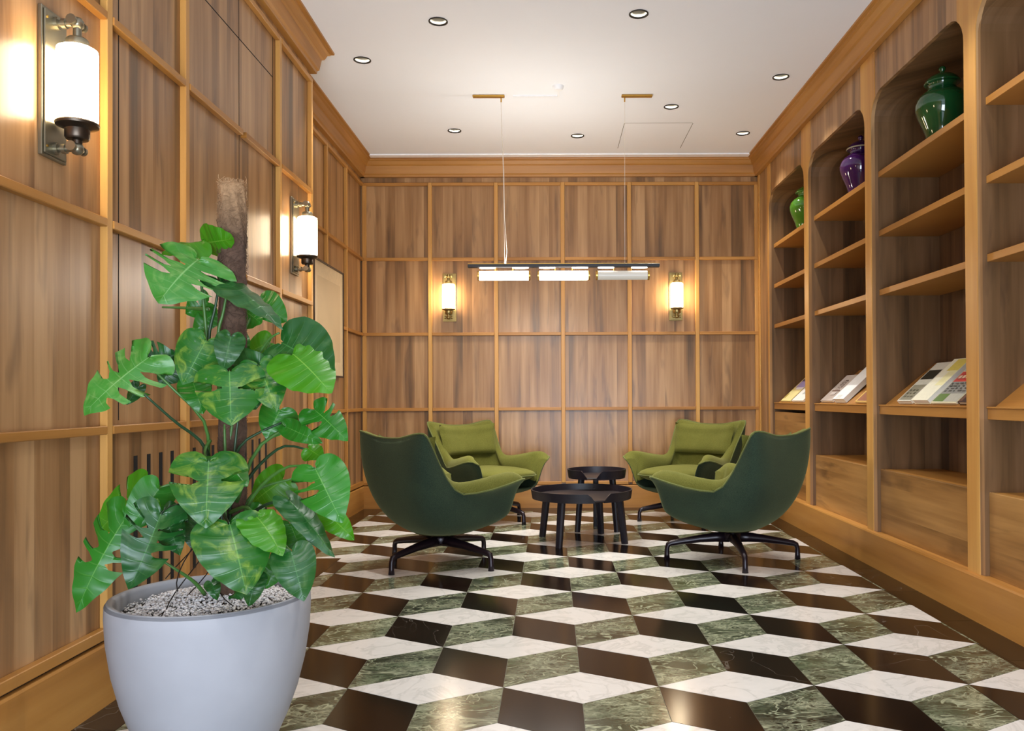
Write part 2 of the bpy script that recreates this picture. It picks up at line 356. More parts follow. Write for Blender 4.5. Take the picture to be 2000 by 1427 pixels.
def sweep(name, prof, path, mat, parent=None):
    """profile (offset into room, z) swept along plan polyline with mitres; room lies to the right of the path"""
    pts = [Vector(p) for p in path]; n = len(prof); v = []; f = []
    for i, p in enumerate(pts):
        d0 = (pts[i]-pts[i-1]).normalized() if i else (pts[1]-pts[0]).normalized()
        d1 = (pts[i+1]-pts[i]).normalized() if i < len(pts)-1 else d0
        n0 = Vector((d0.y, -d0.x)); n1 = Vector((d1.y, -d1.x)); m = (n0+n1).normalized(); m = m / max(.3, m.dot(n0))
        for o_, z in prof: v.append((p.x+m.x*o_, p.y+m.y*o_, z))
    for i in range(len(pts)-1):
        for k in range(n): f.append((i*n+k, i*n+(k+1) % n, (i+1)*n+(k+1) % n, (i+1)*n+k))
    f += [tuple(range(n)), tuple(range((len(pts)-1)*n, len(pts)*n))]
    return mobj(name, v, f, mat, parent)
CROWN = [(0, 3.018), (.036, 3.018), (.038, 3.034), (.048, 3.044), (.060, 3.112), (.072, 3.118), (.078, 3.128), (.088, 3.150), (.102, 3.156), (.104, 3.166), (.122, 3.169), (.124, ZC), (0, ZC)]
FRIEZE_Z0, FRIEZE_Z1 = 2.969, 3.018

# left wall -------------------------------------------------------------------
wl = box('wall_left', -2.05, XL-.012, YN, YSTEP-.01, 0, ZC, M['backing']); tag(wl, kind='structure')
def left_section(parent, xp, stiles, ycol, zlow=.21, skip=()):
    xf = xp + PR
    zs = [zlow] + RAILS
    for i in range(len(ycol)-1):
        y0, y1 = ycol[i], ycol[i+1]
        for j in range(4):
            box('panel', xp-.012, xp, y0+.001, y1-.001, zs[j]+.001, zs[j+1]-.001, M['panel'], parent)
            if j: box('rail', xp, xf+.003, y0+SW/2+.001, y1-SW/2-.001, zs[j]-RH/2, zs[j]+RH/2, M['oak_h'], parent, .0025)
        box('frieze', xp-.012, xp+.004, y0, y1, FRIEZE_Z0, FRIEZE_Z1, M['panel'], parent)
        box('rail', xp, xf+.003, y0+SW/2+.001, y1-SW/2-.001, RAILS[3]-RH/2, RAILS[3]+RH/2, M['oak_h'], parent, .0025)
        box('rail', xp, xf+.003, y0+SW/2+.001, y1-SW/2-.001, zlow+.006, zlow+.042, M['oak_h'], parent, .0025)
    for y in stiles: box('stile', xp, xf, y-SW/2, y+SW/2, zlow+.018, RAILS[3]+RH/2+.002, M['oak'], parent, .003)
ycolL = [-1.34, -.76, -.18, .40, .98, 1.56, 2.145, 2.727, 3.31, 3.92, 4.45, 5.05]
left_section(wl, XL, [y for y in ycolL if y not in (3.92, 5.05)] + [5.032], ycolL)
# joints of the concealed door leaves
for y in (2.829, 3.92, 4.394): box('door_joint', XL-.001, XL+.0008, y-.0022, y+.0022, .93, 2.945, M['black_gap'], wl)
box('door_joint', XL-.001, XL+.0008, 2.829, 4.394, 2.724, 2.729, M['black_gap'], wl)
# ventilation slots in the low panels
for y in (2.944, 3.04, 3.133, 3.227, 3.426, 3.52, 3.615, 3.71, 3.998, 4.091, 4.188, 4.282):
    box('vent_slot', XL-.004, XL+.0012, y-.013, y+.013, .30, .80, M['black_gap'], wl)
# end face of the projecting near section
box('end_panel', -2.05, XL, YSTEP-.02, YSTEP, 0, 3.02, M['panel'], wl)
tag(sweep('trim_1', CROWN, [(XL+.004, YN), (XL+.004, YSTEP), (XF-.1, YSTEP)], M['oak_h']), kind='structure')
BASE = [(0, 0), (.030, 0), (.030, .196), (.026, .204), (.010, .206), (0, .206)]
tag(sweep('baseboard_left', BASE, [(XL, YN), (XL, YSTEP), (XF, YSTEP), (XF, YB)], M['oak_h']), kind='structure')
box('baseboard_gap', XL, XL+.012, YN, YSTEP, .206, .218, M['black_gap'], wl)
# recessed far part of the left wall
wf = box('wall_left_recess', -2.05, XF-.012, YSTEP, 7.7, 0, ZC, M['backing']); tag(wf, kind='structure')
ycolF = [5.05, 5.69, 6.296, 6.90, 7.50]
left_section(wf, XF, [5.69, 6.296, 6.90], ycolF)
tag(sweep('trim_2', CROWN, [(XF+.004, YSTEP+.02), (XF+.004, YB+.02)], M['oak_h']), kind='structure')

# back wall ---------------------------------------------------------------------
wb = box('wall_back', -1.9, 2.05, YB+.012, 7.72, 0, ZC, M['backing']); tag(wb, kind='structure')
xcol = [XF, -1.106, -.503, .106, .715, 1.334, 1.93]
zs = [.21] + RAILS
for i in range(6):
    x0, x1 = xcol[i], xcol[i+1]
    for j in range(4):
        box('panel', x0+.001, x1-.001, YB, YB+.012, zs[j]+.001, zs[j+1]-.001, M['panel'], wb)
    for z in RAILS + [.224]: box('rail', x0+SW/2+.001, x1-SW/2-.001, YB-PR-.003, YB, z-RH/2, z+RH/2, M['oak_h'], wb, .0025)
    box('frieze', x0, x1, YB-.004, YB+.012, FRIEZE_Z0, FRIEZE_Z1, M['panel'], wb)
for x in [XF+.035] + xcol[1:6] + [1.88]: box('stile', x-SW/2, x+SW/2, YB-PR, YB, .228, 2.97, M['oak'], wb, .003)
tag(sweep('trim_3', CROWN, [(XF, YB-.004), (XR+.02, YB-.004)], M['oak_h']), kind='structure')
tag(sweep('baseboard_back', BASE, [(XF, YB), (XR+.05, YB)], M['oak_h']), kind='structure')
tag(box('trim_4', XF+.12, XR-.1, 7.30, 7.374, ZC-.012, ZC-.0005, M['white_trim']), kind='structure')

# right wall: arched shelving bays ------------------------------------------------
wr = box('wall_right', 2.32, 2.40, YN, 7.7, 0, ZC, M['backing']); tag(wr, kind='structure')
box('plain_panel', XR, 2.32, YN, 1.285, .2, 3.02, M['panel'], wr)
box('corner_panel', XR, 2.32, 7.16, YB, .2, 3.02, M['panel'], wr)
box('corner_post', XR-.012, XR, 7.42, YB-.03, .2, 3.018, M['oak'], wr, .003)
tag(sweep('trim_5', CROWN, [(XR-.002, YB), (XR-.002, YN)], M['oak_h']), kind='structure')
tag(sweep('baseboard_right', BASE, [(XR+.005, YB), (XR+.005, YN)], M['oak_h']), kind='structure')
ZT, AR = 2.775, .15
box('plinth', XR-.01, 2.32, 1.285, YB, 0, .201, M['oak_h'], wr)
bays = [(6.125, 7.125), (4.93, 6.03), (3.74, 4.837), (2.535, 3.635), (1.338, 2.433)]
names = ['arched oak shelving bay nearest the back wall holding the leaf-green jar', 'second arched oak shelving bay from the back wall holding the purple jar',
         'arched oak shelving bay holding the big dark green jar', 'arched oak shelving bay cut off by the right edge of the photo',
         'arched oak shelving bay beside the camera outside the frame']
def arch(y0, y1, d=0, n=7):
    pts = [(y0-d, .2)]
    for k in range(n+1):
        a = math.pi - k/n*math.pi/2; pts.append((y0+AR + (AR+d)*math.cos(a), ZT-AR + (AR+d)*math.sin(a)))
    for k in range(n+1):
        a = math.pi/2 - k/n*math.pi/2; pts.append((y1-AR + (AR+d)*math.cos(a), ZT-AR + (AR+d)*math.sin(a)))
    pts.append((y1+d, .2)); return pts
SH = [1.98, 1.63]
bay_obj = []
for bi, (y0, y1) in enumerate(bays):
    t = empty('bookcase', (0, 0, 0)); tag(t, names[bi], 'bookcase', 'arched shelving bays'); bay_obj.append(t)
    m0 = (bays[bi+1][1]+y0)/2 if bi < 4 else y0-.053; m1 = (bays[bi-1][0]+y1)/2 if bi else 7.16
    A = arch(y0, y1)
    MB().prism([(m0, .2)] + A + [(m1, .2), (m1, 3.02), (m0, 3.02)], 'x', XR, XR+.02).build('face_frame', M['panel'], t)
    # golden facing of the post on this bay's far side, running up past the spandrels to the cornice
    lim = math.acos((AR-.06)/AR); near = [(y1-AR+AR*math.cos(a), ZT-AR+AR*math.sin(a)) for a in [lim*k/4 for k in range(5)]]
    if bi: q = bays[bi-1][0]; far = [(q+AR-AR*math.cos(a), ZT-AR+AR*math.sin(a)) for a in [lim*k/4 for k in range(5)]]
    else: q = 7.165; far = [(q, 2.6)]
    MB().prism([(y1, .2)] + near + [(y1-.06, 3.018), (far[-1][0], 3.018)] + far[::-1] + [(q, .2)], 'x', XR-.004, XR).build('post_facing', M['oak'], wr)
    O = arch(y0, y1, .02)
    MB().prism(A + O[::-1], 'x', XR+.02, 2.30).build('niche_lining', M['panel_shaded'], t)
    box('back_panel', 2.30, 2.318, y0-.02, y1+.02, .2, ZT+.02, M['panel_shaded'], t)
    def shelf(z, x0=XR+.04, th=.034): box('shelf', x0, 2.30, y0, y1, z-th, z, M['oak_h'], t, .0015)
    shelf(2.33)
    for z in SH: shelf(z)
    # display ledge: fascia, lip and sloping board
    box('ledge_fascia', XR+.036, XR+.052, y0, y1, .895, .944, M['oak_h'], t, .002)
    box('ledge_lip', XR+.03, XR+.075, y0, y1, .944, .952, M['oak_h'], t, .002)
    MB().prism([(XR+.07, .950), (2.27, 1.195), (2.27, 1.179), (XR+.09, .944)], 'y', y0, y1).build('sloping_board', M['oak_h'], t)
    if bi == 0:
        box('kick_panel', XR+.04, XR+.058, y0, y1, .2, .872, M['panel_h'], t, .002)
    else:
        box('kick_panel', XR+.04, XR+.058, y0, y1, .2, .572, M['panel_h'], t, .002)
        box('low_shelf', XR+.058, 2.30, y0, y1, .550, .570, M['oak_h'], t)

# ---------------------------------------------------------------- ceiling fittings
CATN = ['nearest the back wall corner', '']
dl_lab = ['recessed ceiling downlight left of centre, front row of the photo', 'recessed ceiling downlight at the top centre, highest in the photo', 'recessed ceiling downlight beside the left wall crown corner',
 'recessed ceiling downlight near the right cornice, front one', 'recessed ceiling downlight just right of the right brass canopy', 'recessed ceiling downlight in the far row, left one',
 'recessed ceiling downlight in the far row, middle one', 'recessed ceiling downlight in the far row, right one', 'recessed ceiling downlight above the frame, ahead of the camera on the left', 'recessed ceiling downlight above the frame, ahead of the camera in the middle', 'recessed ceiling downlight above the frame beside the near bookcase', 'recessed ceiling downlight overhead left of the camera', 'recessed ceiling downlight overhead right of the camera']
for i, (x, y) in enumerate(DL):
    t = empty('downlight', (x, y, ZC)); tag(t, dl_lab[i], 'downlight', 'recessed ceiling downlights')
    MB().lathe([(.0560, -.0005), (.0560, -.004), (.0475, -.004), (.0455, .006)], n=24, cap=False).build('trim_ring', M['ring'], t, True)
    MB().lathe([(.0455, .004), (.043, .03), (.033, .06), (.028, .066)], n=24, cap=False).build('reflector', M['chrome'], t, True)
    MB().lathe([(.0285, .066), (.0285, .070)], n=24).build('lens', M['lens'], t)
    l = lamp('spot', 'SPOT', (0, 0, .062), SPOT_POWER, (1.0, .98, .94), .022, t, spot_size=math.radians(88), spot_blend=.6)
# ---------------------------------------------------------------- wall sconces
def sconce(loc, rz, label, metal='bronze'):
    """local: +x away from wall, y along wall, origin on the panel at glass mid height"""
    t = empty('wall_sconce', loc, rz); tag(t, label, 'wall lamp', 'opal tube wall sconces'); mt = M[metal]; ax = .080
    MB().box(0, .012, -.062, .062, -.220, .220, .002).box(.012, .017, -.054, .054, -.212, .212, .002).build('backplate', mt, t)
    autosmooth(MB().lathe([(.001, -.113), (.046, -.113), (.0545, -.108), (.056, -.10), (.056, .10), (.0545, .108), (.046, .113), (.001, .113)], (ax, 0, 0), 32, False).build('glass_tube', M['opal'], t))
    autosmooth(MB().lathe([(.001, -.110), (.0575, -.110), (.060, -.114), (.058, -.120), (.040, -.126), (.034, -.130), (.034, -.154), (.030, -.160), (.014, -.163), (.013, -.178), (.001, -.178)], (ax, 0, 0), 30, False).build('lower_cup', M['bronze_dark'] if metal == 'bronze' else mt, t))
    autosmooth(MB().lathe([(.001, .111), (.030, .111), (.031, .116), (.031, .136), (.026, .142), (.012, .145), (.0115, .176), (.001, .176)], (ax, 0, 0), 28, False).build('upper_collar', mt, t))
    for s in (-1, 1):
        z = s*.187
        MB().lathe([(.001, -.019), (.012, -.016), (.0185, -.006), (.0185, .006), (.012, .016), (.001, .019)], (ax, 0, z), 18, False).build('ball_joint', mt, t, True)
        a = MB().tube([(.016, 0, z), (.028, 0, z)], .019, 16); a.tube([(.028, 0, z), (ax-.012, 0, z)], .0095, 14); a.tube([(.036, 0, z), (.048, 0, z)], .015, 16)
        autosmooth(a.build('arm', mt, t))
        q = MB().tube([(ax, -.030, z), (ax, .030, z)], .008, 12); q.tube([(ax, -.036, z), (ax, -.026, z)], .0145, 16); q.tube([(ax, .024, z), (ax, .034, z)], .013, 16)
        autosmooth(q.build('knuckle_screw', mt, t))
    for z in (-.19, .19): MB().tube([(.016, -.042, z), (.019, -.042, z)], .004, 8).build('screw', M['brass'], t)
    return t
sconce((XL, 2.445, 1.935), 0, 'bronze and opal tube wall sconce nearest the camera, top left')
sconce((XL, 4.745, 1.938), 0, 'bronze and opal tube wall sconce at the end of the left wall')
sconce((-.930, YB, 1.92), -math.pi/2, 'brass and opal tube wall sconce on the back wall, left one', 'pale_brass')
sconce((1.138, YB, 1.922), -math.pi/2, 'brass and opal tube wall sconce on the back wall, right one', 'pale_brass')
# ---------------------------------------------------------------- pendant
t = empty('pendant_lamp', (0, 5.89, 0)); tag(t, 'long black bar pendant lamp with three glass tubes over the coffee tables', 'pendant lamp')
MB().box(-.598, .779, -.022, .022, 1.937, 1.961, .002).build('bar', M['pend_black'], t)
MB().box(-.597, .778, -.020, .020, 1.9605, 1.9645).build('bar_top_strip', M['brass'], t)
for i, (a, b_) in enumerate(((-.528, -.15), (-.098, .277), (.322, .705))):
    g = autosmooth(MB().cylx(a+.014, b_-.014, 0, 1.879, .033, 24).build('glass_tube', M['tube_on'] if i < 2 else M['tube_off'], t))
    if i == 2: g['label'] = 'dim grey glass tube'
    for x0 in (a, b_-.012): MB().cylx(x0, x0+.012, 0, 1.879, .035, 24).build('end_cap', M['brass'], t)
    for f in (.34, .66):
        x = a + (b_-a)*f; MB().tube([(x, 0, 1.91), (x, 0, 1.938)], .004, 10).build('post', M['brass'], t)
    for f in (.19, .81):
        x = a + (b_-a)*f; n = 20
        v = [(x + .058*math.cos(2*math.pi*k/n), .017*math.sin(2*math.pi*k/n), z) for z in (1.937, 1.931) for k in range(n)]
        mobj('uplight_lens', v, [tuple(range(n)), tuple(range(n, 2*n))] + [(k, (k+1) % n, n+(k+1) % n, n+k) for k in range(n)], M['tube_on'], t)
    if i < 2: lamp('tube_light', 'AREA', ((a+b_)/2, 0, 1.84), 5, WARM, .03, t, shape='RECTANGLE', size=.3, size_y=.03); u_ = lamp('tube_uplight', 'AREA', ((a+b_)/2, 0, 1.9665), 2.0, WARM, .03, t, shape='RECTANGLE', size=.3, size_y=.03); u_.rotation_euler = (math.pi, 0, 0)
def canopy(x0, x1, xc):
    MB().box(x0, x1, -.018, .018, ZC-.016, ZC-.0005, .004).build('ceiling_canopy', M['brass'], t)
    MB().tube([(xc, 0, ZC-.016), (xc, 0, ZC-.05)], .005, 8).build('cable_gland', M['brass'], t)
canopy(-.560, -.330, -.355); canopy(.512, .735, .535)
MB().tube([(-.355, 0, ZC-.05), (-.350, 0, 2.9), (-.338, 0, 2.65), (-.334, 0, 2.3), (-.318, 0, 2.05), (-.327, 0, 1.965)], .0022, 6).build('supply_cable', M['cable'], t)
MB().tube([(-.356, .004, ZC-.05), (-.340, .004, 2.5), (-.334, .004, 1.962)], .0011, 5).build('suspension_wire', M['cable'], t)
MB().tube([(.535, 0, ZC-.05), (.530, 0, 1.962)], .0013, 5).build('suspension_wire', M['cable'], t)
t = empty('smoke_detector', (.055, 5.72, ZC)); tag(t, 'white detector cap on the ceiling with surface conduit to the pendant', 'detector')
autosmooth(MB().lathe([(.001, -.03), (.026, -.028), (.036, -.016), (.040, 0)], n=24, cap=False).build('cap', M['white_trim'], t))
MB().box(-.004, .008, .03, .17, -.010, -.0005).build('conduit', M['white_trim'], t)
MB().box(-.325, .008, .168, .182, -.010, -.0005).build('conduit', M['white_trim'], t)
# ---------------------------------------------------------------- framed picture on the recessed left wall
t = empty('framed_picture', (XF+.004, 6.295, 1.595)); tag(t, 'dark thin-framed pale print behind glass on the recessed left wall', 'picture')
M['mat'] = plain('cream_mount', '#d8c19a', .5); M['print'] = plain('beige_print', '#cdb48c', .5, 0, .05, 4); M['frame_dark'] = plain('dark_frame', '#33231a', .4)
fy0, fy1, fz0, fz1 = -.415, .415, -.425, .43
for a in ((fy0, fy0+.014, fz0, fz1), (fy1-.014, fy1, fz0, fz1), (fy0+.014, fy1-.014, fz0, fz0+.014), (fy0+.014, fy1-.014, fz1-.014, fz1)):
    box('frame_rail', .026, .040, *a, M['frame_dark'], t)
box('mount', .026, .033, fy0+.014, fy1-.014, fz0+.014, fz1-.014, M['mat'], t)
box('print', .033, .0342, fy0+.10, fy1-.10, fz0+.12, fz1-.12, M['print'], t)
# ---------------------------------------------------------------- lounge chairs
RIM = [(0, (-.365, 0, .772)), (.12, (-.368, .12, .776)), (.25, (-.372, .27, .802)), (.33, (-.350, .338, .800)), (.40, (-.305, .340, .730)), (.50, (-.225, .322, .600)),
       (.58, (-.155, .320, .500)), (.66, (-.085, .338, .450)), (.80, (.075, .397, .468)), (.91, (.240, .428, .507)), (.97, (.318, .408, .517)), (1, (.345, .355, .490))]
NEAR = [(0, (-.405, 0, .58)), (.12, (-.405, .12, .58)), (.25, (-.395, .26, .60)), (.33, (-.36, .325, .60)), (.40, (-.31, .328, .56)), (.50, (-.23, .320, .48)),
       (.58, (-.16, .312, .40)), (.66, (-.08, .286, .400)), (.80, (.07, .284, .430)), (.91, (.21, .288, .455)), (.97, (.290, .30, .42)), (1, (.318, .292, .42))]
MID = [(0, (-.38, 0, .28)), (.12, (-.375, .13, .28)), (.25, (-.36, .24, .28)), (.33, (-.32, .295, .28)), (.40, (-.27, .315, .27)), (.50, (-.19, .325, .25)),
       (.58, (-.11, .325, .235)), (.66, (-.04, .325, .235)), (.80, (.09, .325, .255)), (.91, (.22, .32, .275)), (.97, (.295, .315, .29)), (1, (.325, .30, .30))]
BOT = [(0, (-.14, 0, .190)), (.12, (-.14, .04, .190)), (.25, (-.13, .08, .190)), (.33, (-.115, .105, .190)), (.40, (-.09, .13, .190)), (.50, (-.05, .15, .190)),
       (.58, (-.01, .165, .192)), (.66, (.03, .18, .196)), (.80, (.12, .21, .215)), (.91, (.21, .235, .240)), (.97, (.265, .245, .26)), (1, (.295, .25, .275))]
INW = [(0, (1, 0, .045)), (.25, (1, -.15, .045)), (.33, (.8, -.6, .045)), (.42, (.35, -.93, .05)), (.55, (.15, -.98, .065)), (.66, (0, -1, .11)), (.85, (-.1, -1, .142)), (.95, (-.5, -.8, .135)), (1, (-.85, -.4, .08))]
PUFF = [(0, (-.004, 0, 0)), (.30, (-.002, 0, 0)), (.42, (.004, 0, 0)), (.52, (.02, 0, 0)), (.64, (.064, 0, 0)), (.85, (.068, 0, 0)), (.95, (.046, 0, 0)), (1, (.012, 0, 0))]
SEATL = [(0, (-.20, 0, .36)), (.25, (-.20, .15, .36)), (.33, (-.18, .20, .36)), (.45, (-.10, .235, .36)), (.66, (.0, .25, .36)), (.85, (.15, .255, .35)), (.95, (.25, .262, .33)), (1, (.30, .275, .32))]
US = [0, .06, .12, .18, .24, .285, .32, .355, .39, .43, .48, .54, .60, .66, .73, .80, .86, .91, .945, .975, 1.0]
def at_(keys, u, s):
    p = catmull(keys, u); return Vector((p[0], p[1]*s, p[2]))
def bez(p0, p1, p2, p3, t):
    a = 1-t; return p0*a**3 + p1*3*a*a*t + p2*3*a*t*t + p3*t**3
def chair_meshes():
    us = [-u for u in reversed(US)] + US[1:]
    nv = 9; out = []; inn = []
    for uu in us:
        s = -1 if uu < 0 else 1; u = abs(uu)
        P0, P1, P2, P3 = (at_(k, u, s) for k in (RIM, NEAR, MID, BOT))
        out.append([bez(P0, P1, P2, P3, k/nv) for k in range(nv+1)])
        iw = catmull(INW, u); d = Vector((iw[0], iw[1]*s, 0)).normalized(); w_ = iw[2]; h = catmull(PUFF, u)[0]
        e = P0 + d*w_; sl = at_(SEATL, u, s); row = []
        for f in (.06, .25, .5, .75): row.append(P0 + d*(w_*f) + Vector((0, 0, h*math.sin(math.pi*min(.9, f*1.05))**.6)))
        row.append(e + Vector((0, 0, h*.55)))
        m1 = e*.72 + sl*.28 + d*.018; m2 = e*.35 + sl*.65 + d*(.0 if u > .5 else -.012)
        row += [m1, m2, sl]
        inn.append(row)
    V, F = [], []
    def grid(rows, flip=False):
        n0 = len(V); m = len(rows[0])
        for r in rows: V.extend(tuple(p) for p in r)
        for i in range(len(rows)-1):
            for j in range(m-1): F.append((n0+i*m+j, n0+(i+1)*m+j, n0+(i+1)*m+j+1, n0+i*m+j+1))
    grid(out)
    # underside between the two bottom curves
    half = len(US); under = []
    for k in range(half):
        a = out[half-1-k][-1]; b_ = out[half-1+k][-1]; under.append([a + (b_-a)*q/6 for q in range(7)])
    grid(under[1:]); outer = (V, F); V, F = [], []
    def grid2(rows):
        m = len(rows[0])
        for r in rows: V.extend(tuple(p) for p in r)
        for i in range(len(rows)-1):
            for j in range(m-1): F.append((i*m+j, (i+1)*m+j, (i+1)*m+j+1, i*m+j+1))
    grid2([[out[i][0]] + inn[i] for i in range(len(us))]); inner = (V, F)
    # front end caps joining outer and inner skins
    capl = []
    for i in (0, -1):
        caps = MB()
        o_, n_ = out[i], [out[i][0]] + inn[i]
        k = min(len(o_), len(n_)); pts = list(o_[:8]) + list(reversed(n_[1:]))
        caps.add(pts, [tuple(range(len(pts)))]); capl.append(caps)
    rim = [out[i][0] for i in range(len(us))]
    ends = [[out[i][j] for j in range(0, 8)] for i in (0, -1)]
    return outer, inner, capl, rim, ends
_outer, _inner, _caps, _rim, _ends = chair_meshes()
def superpad(cx, cy, cz, sx, sy, zt, zb, ex=4.0, n=16, m=9, back=None, warp=None):
    V = []; F = []
    for j in range(m+1):
        ph = -math.pi/2 + math.pi*j/m; cr = abs(math.cos(ph))**.45; zz = math.sin(ph)
        for i in range(n*2):
            th = math.pi*i/n; c, s = math.cos(th), math.sin(th)
            k = (abs(c)**ex + abs(s)**ex)**(-1/ex)
            x = cx + sx*k*c*cr; y = cy + sy*k*s*cr; z = cz + (zt if zz > 0 else zb)*math.copysign(abs(zz)**.9, zz)
            p = Vector((x, y, z)); V.append(tuple(warp(p) if warp else p))
    w2 = n*2
    for j in range(m):
        for i in range(w2): F.append((j*w2+i, j*w2+(i+1) % w2, (j+1)*w2+(i+1) % w2, (j+1)*w2+i))
    F += [tuple(range(w2)), tuple(range(m*w2, (m+1)*w2))]
    return V, F
def seat_warp(p):
    p = p.copy(); fx = max(0, (p.x-.05)/.36)
    p.z += -.012*fx*fx + .012*max(0, 1-((p.y)/.28)**2)
    if p.z < .375: p.x = .06 + (p.x-.06)*(1 - .55*min(1, (.375-p.z)/.085)) if p.x > .06 else p.x
    p.y *= 1 + .06*fx
    return p
def back_warp(p):
    """pad modelled flat: x thickness, y width, z height -> leaned and curved to the shell"""
    z = p.z; y = p.y*(1 + .04*(z-.64)/.12); lean = -.300 + .07*max(0, (.70-z))/.16
    return Vector((lean + p.x + .07*(abs(y)/.33)**2.4, y, z + .022*(abs(y)/.3)**2*(1 if z > .64 else .2)))
def make_chair(loc, ang, star, label, tagmark=False):
    t = empty('lounge_chair', (loc[0], loc[1], 0), ang); tag(t, label, 'armchair', 'green wool swivel lounge chairs')
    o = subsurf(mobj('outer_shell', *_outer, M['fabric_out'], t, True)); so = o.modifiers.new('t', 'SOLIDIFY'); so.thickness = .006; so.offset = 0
    subsurf(mobj('inner_upholstery', *_inner, M['fabric'], t, True))
    for c_ in _caps: c_.build('arm_front', M['fabric'], t, True)
    MB().tube(_rim, .0055, 6).build('piping', M['piping'], t, True)
    V, F = superpad(.09, 0, .385, .315, .272, .048, .085, 3.2, warp=seat_warp); mobj('seat_cushion', V, F, M['fabric'], t, True)
    n = 40; ring_ = []
    for i in range(n+1):
        th = 2*math.pi*i/n; c, s = math.cos(th), math.sin(th); k = (abs(c)**3.2+abs(s)**3.2)**(-1/3.2)
        ring_.append(seat_warp(Vector((.09+.317*k*c, .274*k*s, .384))))
    MB().tube(ring_, .0045, 6, False).build('seat_piping', M['piping'], t, True)
    V = []; F = []
    nn, mm = 20, 12
    for side in (1, -1):
        for j in range(mm+1):
            b_ = -1 + 2*j/mm
            for i in range(nn+1):
                a = -1 + 2*i/nn; th = (max(0, 1-abs(a)**5))**.5 * (max(0, 1-abs(b_)**4))**.5
                V.append(tuple(back_warp(Vector((.045*th*side if side > 0 else -.03*th, .282*a, .648+.116*b_)))))
    w1 = (nn+1)*(mm+1)
    for q in (0, 1):
        for j in range(mm):
            for i in range(nn): F.append(tuple(q*w1 + k for k in (j*(nn+1)+i, j*(nn+1)+i+1, (j+1)*(nn+1)+i+1, (j+1)*(nn+1)+i)))
    mobj('back_cushion', V, F, M['fabric'], t, True)
    b = MB().lathe([(.001, .205), (.085, .203), (.09, .190), (.04, .183), (.030, .178), (.030, .168), (.055, .163), (.060, .150), (.052, .122), (.001, .118)], n=24, cap=False)
    hub = autosmooth(b.build('swivel_column', M['base_metal'], t))
    for k in range(4):
        a = star + k*math.pi/2 - ang; ca, sa = math.cos(a), math.sin(a); pts = []; rad = []
        for r_, z, q in ((.02, .138, .034), (.10, .136, .030), (.20, .126, .024), (.32, .108, .0195), (.375, .098, .018), (.392, .090, .017), (.400, .070, .0145), (.401, .030, .016), (.401, .0, .0185)):
            pts.append((r_*ca, r_*sa, z)); rad.append(q)
        MB().tube(pts, rad, 12).build('star_leg', M['base_metal'], t, True)
    if tagmark:
        m = MB().box(-.0035, .0035, -.001, .001, -.013, .013).build('thread_tag', M['white_trim'], t); m.location = (-.29, .255, .36); m.rotation_euler = (.0, .25, ang)
    return t
D = math.radians
make_chair((-.68, 5.00), D(44), D(54), 'green wool swivel lounge chair seen from behind, front left by the plant')
make_chair((1.11, 5.07), D(136), D(-2), 'green wool swivel lounge chair seen from behind, front right by the bookcases')
make_chair((-.536, 6.72), D(-46), D(51), 'green wool swivel lounge chair facing the camera, back left')
make_chair((1.10, 6.70), D(225), D(9), 'green wool swivel lounge chair facing the camera, back right')
# ---------------------------------------------------------------- coffee tables
def table(loc, R_, H, rim, legs, rl_top, rl_bot, notch, nw, label, lr=.021):
    t = empty('coffee_table', (loc[0], loc[1], 0)); tag(t, label, 'coffee table', 'black round coffee tables')
    MB().lathe([(.001, H-rim+.018), (R_-.012, H-rim+.018), (R_-.008, H-rim+.010), (R_-.016, H-rim+.002), (.001, H-rim+.002)], n=48, cap=False).build('table_top', M['black_top'], t)
    # raised band with one chamfered gap
    n = 90; a0 = notch + nw; a1 = notch - nw + 2*math.pi; V = []; F = []
    for i in range(n+1):
        a = a0 + (a1-a0)*i/n; e = min(i, n-i)*(a1-a0)/n * R_; f = min(1.0, max(0, (e)/(rim*.62)))
        zt = H - rim*.78*(1-f) ; zb = H - rim
        for r_, z in ((R_-.018, zb), (R_-.010, zb-.0), (R_, zt), (R_-.009, zt)): V.append((r_*math.cos(a), r_*math.sin(a), z))
    for i in range(n):
        for k in range(4): F.append((i*4+k, i*4+(k+1) % 4, (i+1)*4+(k+1) % 4, (i+1)*4+k))
    F += [(0, 1, 2, 3), tuple(n*4+k for k in range(4))]
    autosmooth(mobj('rim_band', V, F, M['black_wood'], t), 50)
    for a in legs:
        ca, sa = math.cos(a), math.sin(a); p = Vector((rl_top*ca, rl_top*sa, H-rim+.006)); q = Vector((rl_bot*ca, rl_bot*sa, 0)); V = []
        for c_, w_, z in ((p, lr, 0), (q, lr*.86, 0)):
            for k in range(12):
                b_ = 2*math.pi*k/12; kk = (abs(math.cos(b_))**3.5+abs(math.sin(b_))**3.5)**(-1/3.5); x = w_*kk*math.cos(b_); y = w_*kk*math.sin(b_)
                V.append((c_.x + x*ca - y*sa, c_.y + x*sa + y*ca, c_.z))
        F = [tuple(range(12)), tuple(range(12, 24))] + [(k, (k+1) % 12, 12+(k+1) % 12, 12+k) for k in range(12)]
        autosmooth(mobj('leg', V, F, M['black_wood'], t), 40)
    return t
table((.206, 5.765), .356, .362, .062, [D(a) for a in (149, 240, 333, 62)], .285, .325, D(-72), .10, 'large low round black coffee table, the nearer and lower one', .025)
table((.338, 6.22), .224, .462, .066, [D(a) for a in (212, 323, 90)], .14, .178, D(-103), .17, 'small taller round black coffee table behind the large one', .022)
